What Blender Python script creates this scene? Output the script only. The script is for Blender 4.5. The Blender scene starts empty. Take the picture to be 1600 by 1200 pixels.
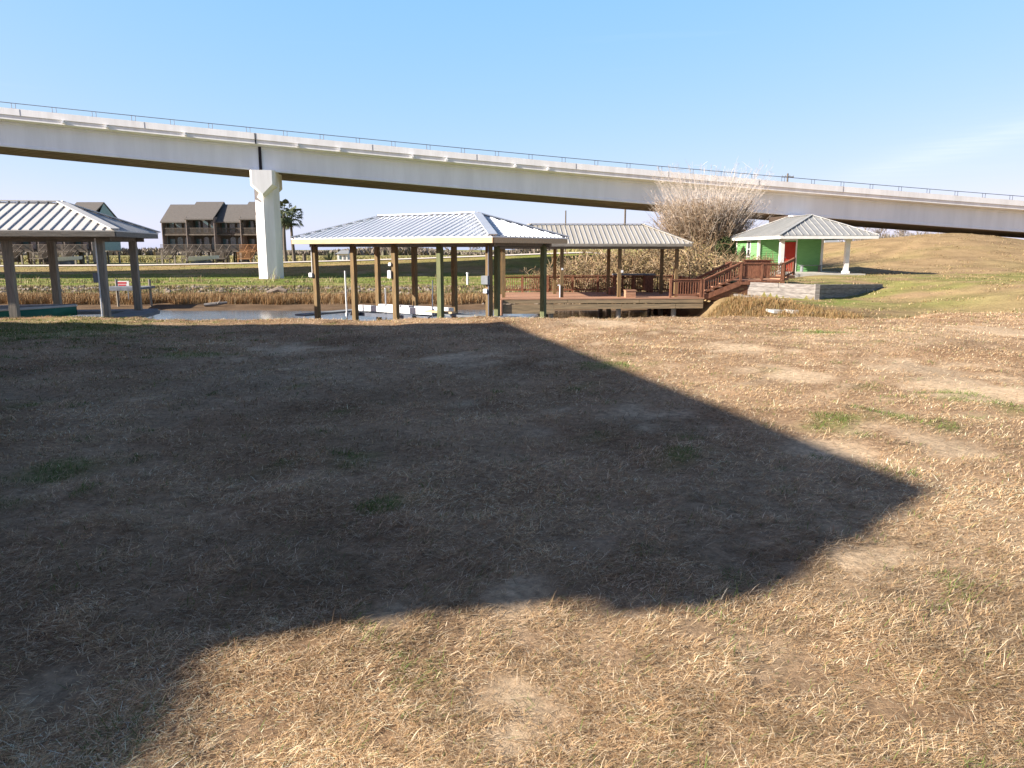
import bpy, bmesh, math, random
import numpy as np
from mathutils import Vector, Matrix, Euler
R = math.radians
scene = bpy.context.scene
COL = scene.collection
random.seed(7); RNG = np.random.default_rng(7)

# ------------------------------------------------------------------ camera
EYE = 1.6; FPX = 1169.0; PITCH = math.atan(210 / FPX)
cam = bpy.data.cameras.new('camera'); cam.sensor_width = 36; cam.lens = 36 * FPX / 1600
cam.clip_start = 0.05; cam.clip_end = 9000
camo = bpy.data.objects.new('camera', cam); COL.objects.link(camo)
camo.location = (0, 0, EYE); camo.rotation_euler = (math.pi / 2 - PITCH, 0, 0)
scene.camera = camo

# ------------------------------------------------------------------ sky and sun
AZ, EL = 72.0, 26.0                       # light travels towards (sin AZ, cos AZ)
w = bpy.data.worlds.new("World"); scene.world = w; w.use_nodes = True
nt = w.node_tree; bg = nt.nodes['Background']
sky = nt.nodes.new('ShaderNodeTexSky'); sky.sky_type = 'NISHITA'; sky.sun_disc = False
sky.sun_elevation = R(EL); sky.sun_rotation = R(AZ + 180); sky.altitude = 0
sky.air_density = 0.5; sky.dust_density = 0.75; sky.ozone_density = 4.2
bg.inputs[1].default_value = 0.15
# a few thin cirrus streaks, laid over the sky by direction
tc = nt.nodes.new('ShaderNodeTexCoord')
mp = nt.nodes.new('ShaderNodeMapping'); mp.inputs['Rotation'].default_value = (R(4), R(-17), R(12)); mp.inputs['Scale'].default_value = (1.2, 1.2, 26)
nz = nt.nodes.new('ShaderNodeTexNoise'); nz.inputs['Scale'].default_value = 2.1; nz.inputs['Detail'].default_value = 5
rp = nt.nodes.new('ShaderNodeValToRGB'); rp.color_ramp.elements[0].position = .64; rp.color_ramp.elements[1].position = .86
rp.color_ramp.elements[1].color = (.13, .13, .13, 1)
mx = nt.nodes.new('ShaderNodeMixRGB'); mx.inputs[2].default_value = (3.2, 3.3, 3.4, 1)
nt.links.new(tc.outputs['Generated'], mp.inputs[0]); nt.links.new(mp.outputs[0], nz.inputs[0])
nt.links.new(nz.outputs[0], rp.inputs[0])
def wnode(t, **k):
    n_ = nt.nodes.new(t)
    for a_, v_ in k.items(): setattr(n_, a_, v_)
    return n_
def pdir(px, py):
    u = (px - 800) / FPX; v = (py - 600) / FPX; c, s_ = math.cos(PITCH), math.sin(PITCH); return Vector((u, c - v * s_, -s_ - v * c)).normalized()
d1, d2 = pdir(1370, 266), pdir(1640, 192); pn = d1.cross(d2).normalized()
dt = wnode('ShaderNodeVectorMath', operation='DOT_PRODUCT'); dt.inputs[1].default_value = pn
dx_ = wnode('ShaderNodeVectorMath', operation='DOT_PRODUCT'); dx_.inputs[1].default_value = pdir(1660, 190)
for q_ in (dt, dx_): nt.links.new(tc.outputs['Generated'], q_.inputs[0])
m1 = wnode('ShaderNodeMath', operation='MULTIPLY'); m1.inputs[1].default_value = 85; nt.links.new(dt.outputs['Value'], m1.inputs[0])
m2 = wnode('ShaderNodeMath', operation='MULTIPLY'); nt.links.new(m1.outputs[0], m2.inputs[0]); nt.links.new(m1.outputs[0], m2.inputs[1])
m3 = wnode('ShaderNodeMath', operation='ADD'); m3.inputs[1].default_value = 1; nt.links.new(m2.outputs[0], m3.inputs[0])
m4 = wnode('ShaderNodeMath', operation='DIVIDE'); m4.inputs[0].default_value = 1; nt.links.new(m3.outputs[0], m4.inputs[1])
m5 = wnode('ShaderNodeMapRange', interpolation_type='SMOOTHSTEP'); m5.inputs[1].default_value = .965; m5.inputs[2].default_value = .995; nt.links.new(dx_.outputs['Value'], m5.inputs[0])
nz2 = wnode('ShaderNodeTexNoise'); nz2.inputs['Scale'].default_value = 14; nz2.inputs['Detail'].default_value = 6; nt.links.new(mp.outputs[0], nz2.inputs[0])
m6 = wnode('ShaderNodeMath', operation='MULTIPLY'); nt.links.new(m4.outputs[0], m6.inputs[0]); nt.links.new(m5.outputs[0], m6.inputs[1])
m7 = wnode('ShaderNodeMath', operation='MULTIPLY'); nt.links.new(m6.outputs[0], m7.inputs[0]); nt.links.new(nz2.outputs[0], m7.inputs[1])
m8 = wnode('ShaderNodeMath', operation='ADD'); nt.links.new(m7.outputs[0], m8.inputs[0]); nt.links.new(rp.outputs[0], m8.inputs[1]); m9 = wnode('ShaderNodeMath', operation='MULTIPLY'); m9.inputs[1].default_value = .42; nt.links.new(m8.outputs[0], m9.inputs[0]); nt.links.new(m9.outputs[0], mx.inputs[0])
# power curves flatten the low sky's colour; overhead it is dimmed to deepen shade
sp_ = nt.nodes.new('ShaderNodeSeparateColor'); cb_ = nt.nodes.new('ShaderNodeCombineColor'); nt.links.new(sky.outputs[0], sp_.inputs[0])
for i_, (k_, p_) in enumerate(((1.22, .73), (1.64, .30), (2.52, .10))):
    pw = nt.nodes.new('ShaderNodeMath'); pw.operation = 'POWER'; pw.inputs[1].default_value = p_
    ml = nt.nodes.new('ShaderNodeMath'); ml.operation = 'MULTIPLY'; ml.inputs[1].default_value = k_
    nt.links.new(sp_.outputs[i_], pw.inputs[0]); nt.links.new(pw.outputs[0], ml.inputs[0]); nt.links.new(ml.outputs[0], cb_.inputs[i_])
sz = nt.nodes.new('ShaderNodeSeparateXYZ'); mr = nt.nodes.new('ShaderNodeMapRange'); mr.interpolation_type = 'SMOOTHSTEP'
mr.inputs[1].default_value = .30; mr.inputs[2].default_value = .58
tn = nt.nodes.new('ShaderNodeMixRGB')
nt.links.new(tc.outputs['Generated'], sz.inputs[0]); nt.links.new(sz.outputs[2], mr.inputs[0]); nt.links.new(mr.outputs[0], tn.inputs[0])
nt.links.new(cb_.outputs[0], tn.inputs[1]); up_ = nt.nodes.new('ShaderNodeMixRGB'); up_.blend_type = 'MULTIPLY'; up_.inputs[0].default_value = 1; up_.inputs[2].default_value = (.5, .52, .56, 1)
nt.links.new(sky.outputs[0], up_.inputs[1]); nt.links.new(up_.outputs[0], tn.inputs[2])
nt.links.new(tn.outputs[0], mx.inputs[1]); nt.links.new(mx.outputs[0], bg.inputs[0])
LD = Vector((math.sin(R(AZ)) * math.cos(R(EL)), math.cos(R(AZ)) * math.cos(R(EL)), -math.sin(R(EL))))
sun = bpy.data.lights.new('sun', 'SUN'); sun.energy = 5.0; sun.angle = R(0.5); sun.color = (1, .925, .82)
suno = bpy.data.objects.new('sun', sun); COL.objects.link(suno)
suno.rotation_euler = LD.to_track_quat('-Z', 'Y').to_euler(); suno.location = (-60, -30, 60)
scene.view_settings.view_transform = 'Standard'; scene.view_settings.look = 'None'
scene.view_settings.exposure = 1.27; scene.view_settings.gamma = 1

# ------------------------------------------------------------------ helpers
def ray(px, py):
    u = (px - 800) / FPX; v = (py - 600) / FPX; c, s = math.cos(PITCH), math.sin(PITCH)
    return Vector((u, c - v * s, -s - v * c))
def at(px, py, Y):                       # the point seen at a photo pixel at forward distance Y
    d = ray(px, py); return Vector((0, 0, EYE)) + d * (Y / d.y)
def onz(px, py, z=0.0):                  # ... on the level z
    d = ray(px, py); return Vector((0, 0, EYE)) + d * ((z - EYE) / d.z)

def sstep(a, b, x):
    t = np.clip((np.asarray(x, float) - a) / (b - a), 0, 1); return t * t * (3 - 2 * t)

class MB:
    def __init__(s): s.v = []; s.f = []
    def add(s, vs, fs):
        n = len(s.v); s.v += [tuple(p) for p in vs]; s.f += [tuple(i + n for i in f) for f in fs]
    def box(s, x0, x1, y0, y1, z0, z1):
        s.add([(x0,y0,z0),(x1,y0,z0),(x1,y1,z0),(x0,y1,z0),(x0,y0,z1),(x1,y0,z1),(x1,y1,z1),(x0,y1,z1)],
              [(0,3,2,1),(4,5,6,7),(0,1,5,4),(1,2,6,5),(2,3,7,6),(3,0,4,7)])
    def beam(s, a, b, wd, h, up=(0,0,1), dz=0):   # bar from a to b, width wd sideways, height h along up
        a = Vector(a); b = Vector(b); d = (b - a).normalized(); up = Vector(up)
        sd = d.cross(up)
        if sd.length < 1e-5: sd = Vector((1, 0, 0))
        sd.normalize(); u = sd.cross(d).normalized()
        o = u * dz; q = [(-1,-1),(1,-1),(1,1),(-1,1)]
        vs = [p + o + sd * (wd/2*i) + u * (h/2*j) for p in (a, b) for i, j in q]
        s.add(vs, [(0,1,2,3),(7,6,5,4),(0,4,5,1),(1,5,6,2),(2,6,7,3),(3,7,4,0)])
    def tube(s, pts, rs, n=8, caps=True):
        pts = [Vector(p) for p in pts]
        if not hasattr(rs, '__len__'): rs = [rs] * len(pts)
        vs = []; fs = []
        for i, p in enumerate(pts):
            d = (pts[min(i+1, len(pts)-1)] - pts[max(i-1, 0)]).normalized()
            a = d.orthogonal().normalized() if abs(d.z) < .9 else (Vector((1,0,0)) - d * d.x).normalized()
            b = d.cross(a)
            for k in range(n):
                t = 2 * math.pi * k / n; vs.append(p + (a * math.cos(t) + b * math.sin(t)) * rs[i])
        for i in range(len(pts) - 1):
            for k in range(n):
                k2 = (k + 1) % n; fs.append((i*n+k, i*n+k2, (i+1)*n+k2, (i+1)*n+k))
        if caps: fs += [tuple(range(n))[::-1], tuple((len(pts)-1)*n + k for k in range(n))]
        s.add(vs, fs)
    def prism(s, poly, z0, z1):
        n = len(poly)
        s.add([(p[0], p[1], z0) for p in poly] + [(p[0], p[1], z1) for p in poly],
              [tuple(range(n))[::-1], tuple(range(n, 2*n))] + [(i, (i+1) % n, n+(i+1) % n, n+i) for i in range(n)])
    def build(s, name, m, parent=None, world=False, smooth=False):
        me = bpy.data.meshes.new(name); vs = s.v
        if world and parent is not None:
            r = parent
            while r.parent: r = r.parent
            inv = (Matrix.Translation(r.location) @ r.rotation_euler.to_matrix().to_4x4()).inverted()
            vs = [inv @ Vector(p) for p in vs]
        me.from_pydata(vs, [], s.f); me.update()
        b = bmesh.new(); b.from_mesh(me); bmesh.ops.recalc_face_normals(b, faces=b.faces); b.to_mesh(me); b.free()
        if smooth: me.shade_smooth()
        me.materials.append(m)
        o = bpy.data.objects.new(name, me); COL.objects.link(o)
        if parent is not None: o.parent = parent
        return o

def npmesh(name, V, tri, m, colors=None, parent=None, quad=None):
    me = bpy.data.meshes.new(name); V = np.asarray(V, np.float32)
    nt_ = 0 if tri is None else len(tri); nq = 0 if quad is None else len(quad)
    li = np.concatenate(([] if quad is None else [np.asarray(quad).ravel()]) + ([] if tri is None else [np.asarray(tri).ravel()])).astype(np.int32)
    me.vertices.add(len(V)); me.vertices.foreach_set('co', V.ravel())
    me.loops.add(len(li)); me.loops.foreach_set('vertex_index', li)
    ls = np.concatenate([np.arange(nq) * 4, nq * 4 + np.arange(nt_) * 3]).astype(np.int32)
    me.polygons.add(nq + nt_); me.polygons.foreach_set('loop_start', ls)
    me.update(calc_edges=True)
    if colors is not None:
        a = me.color_attributes.new('Col', 'FLOAT_COLOR', 'POINT')
        c = np.ones((len(V), 4), np.float32); c[:, :3] = colors; a.data.foreach_set('color', c.ravel())
    me.materials.append(m); me.validate()
    o = bpy.data.objects.new(name, me); COL.objects.link(o)
    if parent is not None: o.parent = parent
    return o

def thing(name, label, cat, loc=(0,0,0), rz=0, group=None):
    o = bpy.data.objects.new(name, None); COL.objects.link(o); o.empty_display_size = .3
    o.location = loc; o.rotation_euler = (0, 0, rz); return tag(o, label, cat, group)
def tag(o, label, cat, group=None):
    o['label'] = label; o['category'] = cat
    if group: o['group'] = group
    return o
def kids(o): return [c for c in bpy.data.objects if c.parent == o]
def dup(o, loc, rz=None, label=None, scale=None, parent=None):
    c = o.copy(); COL.objects.link(c)
    if parent is not None: c.parent = parent
    else:
        c.location = loc
        if rz is not None: c.rotation_euler = (0, 0, rz)
        if scale is not None: c.scale = (scale,) * 3 if not hasattr(scale, '__len__') else scale
        if label: c['label'] = label
    for k in kids(o): dup(k, None, parent=c)
    return c
def partcopy(o, loc, parent):
    c = o.copy(); c.location = loc; c.parent = parent; COL.objects.link(c); return c

# ------------------------------------------------------------------ materials
def M(name, c1, c2=None, rough=.8, metal=0, scale=4, stretch=(1,1,1), bump=0, spec=.3, detail=6, lo=.35, hi=.65, attr=False, fine=0):
    m = bpy.data.materials.new(name); m.use_nodes = True; n = m.node_tree.nodes; L = m.node_tree.links
    b = n['Principled BSDF']; b.inputs['Roughness'].default_value = rough; b.inputs['Metallic'].default_value = metal
    b.inputs['Specular IOR Level'].default_value = spec
    if c2 is None: c2 = tuple(x * .72 for x in c1)
    t = n.new('ShaderNodeTexCoord'); p = n.new('ShaderNodeMapping'); p.inputs['Scale'].default_value = stretch
    z = n.new('ShaderNodeTexNoise'); z.inputs['Scale'].default_value = scale; z.inputs['Detail'].default_value = detail; z.inputs['Roughness'].default_value = .62
    r = n.new('ShaderNodeValToRGB'); r.color_ramp.elements[0].position = lo; r.color_ramp.elements[1].position = hi
    r.color_ramp.elements[0].color = (*c2, 1); r.color_ramp.elements[1].color = (*c1, 1)
    L.new(t.outputs['Object'], p.inputs[0]); L.new(p.outputs[0], z.inputs[0]); L.new(z.outputs[0], r.inputs[0])
    out = r.outputs[0]
    if attr:
        a = n.new('ShaderNodeAttribute'); a.attribute_name = 'Col'
        k = n.new('ShaderNodeMixRGB'); k.blend_type = 'MULTIPLY'; k.inputs[0].default_value = 1
        L.new(a.outputs[0], k.inputs[1]); L.new(out, k.inputs[2]); out = k.outputs[0]
    if fine:
        z2 = n.new('ShaderNodeTexNoise'); z2.inputs['Scale'].default_value = fine; z2.inputs['Detail'].default_value = 9; z2.inputs['Roughness'].default_value = .78
        r2 = n.new('ShaderNodeValToRGB'); r2.color_ramp.elements[0].position = .3; r2.color_ramp.elements[1].position = .7
        r2.color_ramp.elements[0].color = (.42,.42,.42,1); r2.color_ramp.elements[1].color = (1.42,1.40,1.36,1)
        k = n.new('ShaderNodeMixRGB'); k.blend_type = 'MULTIPLY'; k.inputs[0].default_value = 1
        L.new(t.outputs['Object'], z2.inputs[0]); L.new(z2.outputs[0], r2.inputs[0]); L.new(out, k.inputs[1]); L.new(r2.outputs[0], k.inputs[2]); out = k.outputs[0]
    L.new(out, b.inputs['Base Color'])
    if bump:
        bp = n.new('ShaderNodeBump'); bp.inputs['Strength'].default_value = bump; bp.inputs['Distance'].default_value = .03
        L.new(z.outputs[0], bp.inputs['Height']); L.new(bp.outputs[0], b.inputs['Normal'])
        if fine:
            b2 = n.new('ShaderNodeBump'); b2.inputs['Strength'].default_value = .8; b2.inputs['Distance'].default_value = .02
            L.new(z2.outputs[0], b2.inputs['Height']); L.new(bp.outputs[0], b2.inputs['Normal']); L.new(b2.outputs[0], b.inputs['Normal'])
    return m
m_ground = M('ground_soil', (1.15,1.15,1.15), (.72,.72,.72), rough=.95, scale=.55, detail=10, bump=.6, spec=.05, attr=True, fine=15)
m_blade  = M('dry_blades', (1.05,1.05,1.05), (.9,.9,.9), rough=.75, scale=1.3, spec=.15, attr=True)
m_water = M('canal_water', (.13,.14,.15), (.09,.10,.11), rough=.17, scale=2.2, stretch=(.5,1.6,1), bump=.22, spec=.5)
m_post  = M('treated_post_wood', (.25,.16,.07), (.12,.085,.045), scale=5, stretch=(6,6,.5), bump=.25, rough=.85)
m_postg = M('greenish_post_wood', (.17,.18,.085), (.10,.11,.055), scale=5, stretch=(6,6,.5), bump=.25, rough=.85)
m_postw = M('weathered_post_wood', (.33,.29,.235), (.20,.18,.15), scale=5, stretch=(6,6,.5), bump=.3, rough=.9)
m_fas   = M('new_fascia_wood', (.60,.44,.27), (.50,.35,.20), scale=3, stretch=(1,8,8), rough=.8)
m_fasg  = M('weathered_fascia_wood', (.26,.235,.20), (.15,.135,.115), scale=3, stretch=(1,8,8), rough=.85)
m_galv  = M('bright_galvanised_metal', (.74,.76,.79), (.64,.67,.71), rough=.42, metal=.55, scale=1.2, stretch=(1,.4,1))
m_roofb = M('pale_roof_metal', (.66,.63,.58), (.56,.535,.50), rough=.55, metal=.08, scale=1.0, stretch=(2,.4,1))
m_rib   = M('roof_seam_metal', (.46,.47,.49), (.36,.37,.40), rough=.5, metal=.3)
m_roofd = M('dull_tin_roof', (.46,.425,.36), (.36,.335,.285), rough=.6, metal=.12, scale=1.2, stretch=(3,.4,1))
m_roofh = M('grey_roof_metal', (.42,.42,.40), (.34,.34,.325), rough=.5, metal=.3, scale=1.2, stretch=(.5,1.5,1))
m_deck  = M('red_brown_stained_wood', (.28,.125,.07), (.155,.065,.038), scale=4, stretch=(3,3,1.2), rough=.75, bump=.15)
m_deckf = M('weathered_deck_board', (.36,.26,.15), (.19,.145,.09), scale=2.2, stretch=(.6,5,9), rough=.9, bump=.2)
m_plank = M('pink_brown_plank', (.46,.26,.16), (.34,.18,.11), scale=3, stretch=(.6,6,6), rough=.85)
m_grey  = M('silvered_timber', (.31,.285,.26), (.15,.135,.125), scale=2.6, stretch=(1,1,7), rough=.92, bump=.4)
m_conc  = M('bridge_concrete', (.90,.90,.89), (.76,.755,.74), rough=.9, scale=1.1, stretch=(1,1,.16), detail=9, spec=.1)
m_gird  = M('skylit_girder_concrete', (.78,.85,.93), (.69,.755,.83), rough=.9, scale=.8, stretch=(1,1,.14), detail=9, spec=.1)  # grey concrete with the blue of the sky light put into its colour
m_girdb = M('shaded_inner_girder_concrete', (.30,.255,.21), (.22,.185,.155), rough=.95, scale=.4, spec=.05)  # darker copy of the girder concrete, underside shade put into the colour
m_sof   = M('shaded_soffit_concrete', (.17,.13,.10), (.11,.085,.07), rough=.95, scale=.4, spec=.05)  # soffit shade and brown ground bounce are put into this colour
m_steel = M('grey_steel', (.16,.18,.22), (.11,.12,.15), rough=.5, metal=.6)
m_dark  = M('dark_gap', (.02,.02,.028), rough=.9)
m_white = M('white_paint', (.78,.77,.74), (.66,.65,.62), rough=.6, scale=3)
m_pvc   = M('white_pvc', (.80,.80,.80), (.72,.72,.72), rough=.4)
m_green = M('bright_green_siding', (.19,.42,.16), (.15,.36,.13), rough=.7, scale=2.5, stretch=(1,1,5))
m_red   = M('red_door_paint', (.42,.035,.02), (.34,.025,.015), rough=.55)
m_glass = M('dark_window_glass', (.05,.065,.075), rough=.08, spec=.6)
m_slab  = M('pale_slab_concrete', (.50,.47,.42), (.38,.36,.32), rough=.95, scale=2)
m_shing = M('brown_grey_shingles', (.15,.135,.122), (.108,.098,.088), rough=.95, scale=3, stretch=(1,3,3))
m_cwall = M('recess_shaded_siding', (.13,.115,.10), (.08,.07,.06), rough=.9, scale=2, stretch=(1,1,3))  # shade of the balcony recess is put into this dark colour
m_cteal = M('teal_grey_siding', (.30,.40,.40), (.24,.32,.325), rough=.9, scale=2, stretch=(1,1,4))
m_fin   = M('pinkish_fin_wall', (.30,.25,.22), (.22,.18,.16), rough=.9, scale=2)
m_crail = M('grey_brown_balcony_wood', (.19,.16,.13), (.115,.097,.08), rough=.9, scale=3)
m_cora  = M('orange_balcony_wood', (.36,.19,.09), (.26,.13,.06), rough=.9, scale=3)
m_wglass= M('teal_window_glass', (.10,.17,.18), (.06,.11,.12), rough=.12, spec=.6, scale=1.2)
m_bark  = M('grey_bark', (.18,.15,.12), (.10,.085,.07), rough=.95, scale=6, stretch=(3,3,1))
m_twig  = M('dry_brown_twigs', (1.1,1.1,1.1), (.7,.7,.7), rough=.9, scale=2.5, spec=.1, attr=True)
m_frond = M('palm_frond', (.10,.12,.05), (.05,.065,.03), rough=.7, scale=3)
m_teal  = M('teal_hull_paint', (.035,.20,.17), (.025,.15,.13), rough=.35)
m_boatw = M('boat_white', (.60,.62,.62), (.50,.52,.52), rough=.4)
m_redp  = M('red_sign_paint', (.55,.05,.06), (.42,.05,.06), rough=.6)
m_dock  = M('blue_grey_dock_wood', (.22,.235,.25), (.14,.15,.165), rough=.9, scale=3)
m_rock  = M('pale_rubble', (.30,.25,.20), (.16,.13,.105), rough=.95, scale=3, bump=.4)
m_side  = M('cream_house_siding', (.50,.46,.38), (.44,.40,.33), rough=.8, scale=2, stretch=(1,1,6))

# ------------------------------------------------------------------ ground
ROOT = np.random.default_rng(3); _ph = ROOT.uniform(0, 6.28, (40, 3)); _an = ROOT.uniform(0, 6.28, 40)
def noise2(x, y, s, k=0, n=10):
    x = np.asarray(x, float); y = np.asarray(y, float); r = 0
    for i in range(n):
        a = _an[(i + k) % 40]; f = (0.7 + .13 * i) / s
        r = r + np.sin((x * math.cos(a) + y * math.sin(a)) * f * 6.28 / 1.6 + _ph[(i + k) % 40, 0] + 1.3 * np.sin((x * math.sin(a) - y * math.cos(a)) * f * 2.1 + _ph[(i + k) % 40, 1]))
    return r / math.sqrt(n / 2)
WATER = -2.0
WL, WC, WR = (12.25, 39.2), (14.7, 36.3), (20.0, 40.8)      # grey retaining wall corners
def shore(X): return 17.9 + .02 * X + .25 * np.sin(X * .35)
def height(X, Y):
    X = np.asarray(X, float); Y = np.asarray(Y, float)
    bank = np.interp(Y, [40, 43.6, 47, 55, 72, 80, 92, 101, 104, 110, 130, 4000], [-2.4, -2.05, -1.85, -1.45, -1.42, -1.38, -1.1, -.62, -.6, -.75, -.9, -.9])
    pathrise = np.interp(X, [-75, -49, -31, -13, 4, 16, 26], [0, .15, .5, 1.0, 1.65, 2.05, 2.2])
    bank = bank + pathrise * np.interp(Y, [84, 100, 106, 125, 180], [0, 1, 1, .8, .2])
    near = .022 * noise2(X, Y, 5, 3) * sstep(3, 9, np.hypot(X, Y)) + .012 * noise2(X, Y, .9, 9)
    lip = sstep(11.5, 7.0, X)                                   # how far the cut bank applies
    near = near - 1.0 * lip * sstep(0, 1.1, Y - shore(X))
    dip = sstep(24, 16.5, X) * sstep(18.6, 25, Y)
    near = near - .78 * dip * (1 - lip * .0)
    hill = 2.45 * sstep(22, 40, X + .12 * (Y - 60)) * sstep(44, 74, Y) + .25 * noise2(X, Y, 22, 5) * sstep(30, 45, X) * sstep(45, 60, Y)
    near = near + hill - 1.2 * sstep(84, 105, Y) * sstep(22, 40, X)
    # terrace behind the retaining wall
    def side(P, Q): return ((Q[0]-P[0]) * (Y-P[1]) - (Q[1]-P[1]) * (X-P[0])) / math.hypot(Q[0]-P[0], Q[1]-P[1])
    ins = np.minimum(side(WL, WC), side(WC, WR)) - .12
    terr = np.interp(Y, [36, 40, 47], [-.12, -.16, .0])
    terr = terr - .12 * sstep(17, 20, X) * sstep(44, 40, Y)
    near = np.where(ins > 0, np.maximum(near, terr), near)
    # which side of the canal
    wr = sstep(9.8, 11.6, X - .10 * (Y - 40) * (Y > 40)) ; z = np.where(Y > 44, bank + (near - bank) * sstep(9, 20, X - .0 * Y), near)
    basin = sstep(11.0, 7.9, X + .3 * np.sin(Y * .8)) * sstep(.7, 2.3, Y - shore(X)) * sstep(45.5, 43.0, Y + .35 * np.sin(X * .9) + .3 * np.sin(X * .31))
    return z + (-2.9 - z) * basin

def terrain():
    xs = np.concatenate([[-4000, -2500, -1500, -900, -600, -400, -280, -200], np.arange(-150, -60, 4), np.arange(-60, -22, 1.0), np.arange(-22, 32, .25), np.arange(32, 70, .9), np.arange(70, 160, 5), [200, 280, 400, 600, 900, 1500, 2500, 4000]])
    ys = np.concatenate([[-400, -200, -100, -60, -40, -25, -15, -8, -4], np.arange(-2, 17, .3), np.arange(17, 50, .25), np.arange(50, 112, .8), np.arange(112, 180, 4), [200, 250, 320, 420, 600, 900, 1500, 2500, 4500]])
    X, Y = np.meshgrid(xs, ys); Z = height(X, Y)
    nx, ny = len(xs), len(ys); i = np.arange(nx * ny).reshape(ny, nx)
    q = np.stack([i[:-1, :-1], i[:-1, 1:], i[1:, 1:], i[1:, :-1]], -1).reshape(-1, 4)
    V = np.stack([X, Y, Z], -1).reshape(-1, 3)
    o = npmesh('ground', V, None, m_ground, groundcol(V[:, 0], V[:, 1], V[:, 2]), quad=q)
    o.data.shade_smooth(); o['kind'] = 'structure'; return o
TAN = np.array([.425, .29, .18]); GRN = np.array([.20, .25, .055]); PALE = np.array([.47, .35, .23]); MUD = np.array([.20, .135, .085]); SCRUB = np.array([.17, .17, .07]); FIELD = np.array([.31, .27, .12])
# green spots and bare patches on the lawn, from the photograph
SPOTS = [(80,738,.16),(290,555,.25),(950,570,.22),(595,795,.10),(1280,520,.25),(1070,712,.10),(545,705,.09),(1215,452,0.5),(40,516,1.5),(110,513,1.1),(1510,622,.3),(1405,655,.15),(1300,660,.18)]
BARE = [(800,1065,.09),(1085,990,.12),(950,850,.10),(720,562,.5),(130,800,.16),(1520,602,.8),(1590,520,1.0),(1440,575,.6),(1290,700,.3),(800,1160,.06),(780,940,.14),(1370,1110,.09),(60,1060,.14),(460,545,.5),(1460,690,.35),(830,1000,.08),(1230,585,.5),(1580,612,.6),(1150,545,.5),(480,1010,.08),(940,505,.8),(1330,880,.12),(1500,1120,.07),(600,1150,.07),(1180,1060,.07),(1000,640,.3)]
SPG = [(onz(a, b), r) for a, b, r in SPOTS]; BRG = [(onz(a, b), r) for a, b, r in BARE]
def blob(X, Y, lst, k):
    r = np.zeros_like(np.asarray(X, float)); wob = 1 + .35 * noise2(X, Y, .5, k)
    for p, rad in lst:
        st = 1 + .12 * p.y                                    # patches lie along the view a little
        d = np.hypot(X - p.x, (Y - p.y) / 1.25) / (rad * (1.5 if lst is SPG else 1.15))
        r = np.maximum(r, sstep(1.25, .45, d * wob))
    return r
def mix(a, b, t): return a + (b - a) * np.asarray(t)[..., None]
def groundcol(X, Y, Z):
    n1 = noise2(X, Y, 6, 2); n2 = noise2(X, Y, 1.7, 13); n3 = noise2(X, Y, 25, 21)
    c = np.tile(TAN, (len(X), 1))
    c = mix(c, np.array([.26,.155,.085]), np.clip(.30 - .25 * n2, 0, .6))
    c = mix(c, PALE, np.clip(n1 * .35 - .2, 0, .6))
    near = (Y < 20)
    c = c * np.interp(Y, [0, 3, 9], [.92, .95, 1.1])[:, None]
    c = mix(c, GRN, blob(X, Y, SPG, 4) * near * .45)
    c = mix(c, PALE * 1.3, blob(X, Y, BRG, 8) * near * .95)
    # right side: paler straw with green swathes
    rt = sstep(8, 13, X) * sstep(19, 24, Y)
    c = mix(c, np.array([.365,.255,.14]), rt * .92)
    gsw = rt * np.clip(.10 + .22 * noise2(X * .55, Y, 7, 17) + 1.0 * np.exp(-((Y - 41 - .25 * (X - 18)) / 7) ** 2) * sstep(40, 21, X) * (.8 + .4 * noise2(X, Y, 3, 12)) + .5 * np.exp(-((Y - 46 - .3 * (X - 30)) / 3.5) ** 2) * sstep(26, 32, X), 0, 1)
    c = mix(c, GRN * np.array([1.05, 1.0, 1.0]), gsw * .62)
    hl = sstep(48, 60, Y) * sstep(24, 34, X); c = mix(c, np.array([.355,.25,.135]), hl * np.clip(.75 - .3 * n1, 0, 1))
    # far bank bands
    fb = (Y > 43) * sstep(14, 10, X)
    def band(a, b, s): return sstep(a - s, a + s, Y + .5 * n2) * sstep(b + s, b - s, Y + .5 * n2)
    c = mix(c, MUD, fb * band(40, 47.5, .5)); c = mix(c, np.array([.23,.15,.08]), fb * band(47.5, 52, .8))
    c = mix(c, mix(np.tile(SCRUB, (len(X), 1)), np.array([.27,.20,.14]), np.clip(.5 + .6 * n2, 0, 1)), fb * band(52, 65, 1.5))
    c = mix(c, GRN * .95, fb * band(65, 88, 2) * np.clip(.85 - .25 * n1, 0, 1))
    gx = np.interp(X, [-60, -10, 3, 12], [.1, .15, .75, .9])
    tn = mix(np.tile(np.array([.36,.26,.12]), (len(X), 1)), GRN, np.clip(gx + .15 * n1, 0, 1))
    c = mix(c, tn, fb * sstep(86, 92, Y) * sstep(112, 106, Y))
    far = sstep(107, 112, Y); c = mix(c, mix(np.tile(FIELD, (len(X), 1)), np.array([.25,.25,.09]), np.clip(.4 + .5 * n3, 0, 1)), far)
    # dip in front of the retaining wall
    dp = sstep(8.2, 9.2, X) * sstep(14.5, 12, X) * sstep(20, 26, Y) * sstep(41, 36, Y)
    c = mix(c, np.array([.115,.08,.042]), dp * np.clip(.95 - .15 * n2, 0, 1))
    c = mix(c, GRN, .8 * sstep(3.2, 1.2, np.hypot((X - 14.2) * .8, (Y - 35.6) * .7)) * np.clip(.7 + .4 * n2, 0, 1))
    wet = sstep(-1.5, -1.9, Z); c = mix(c, MUD * .8, wet * .8)
    slope = (Z < -.15) * (Y < 22) * (X < 9); c = mix(c, MUD, slope * .7)
    return np.clip(c, .01, .9)
ground = terrain()

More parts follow.
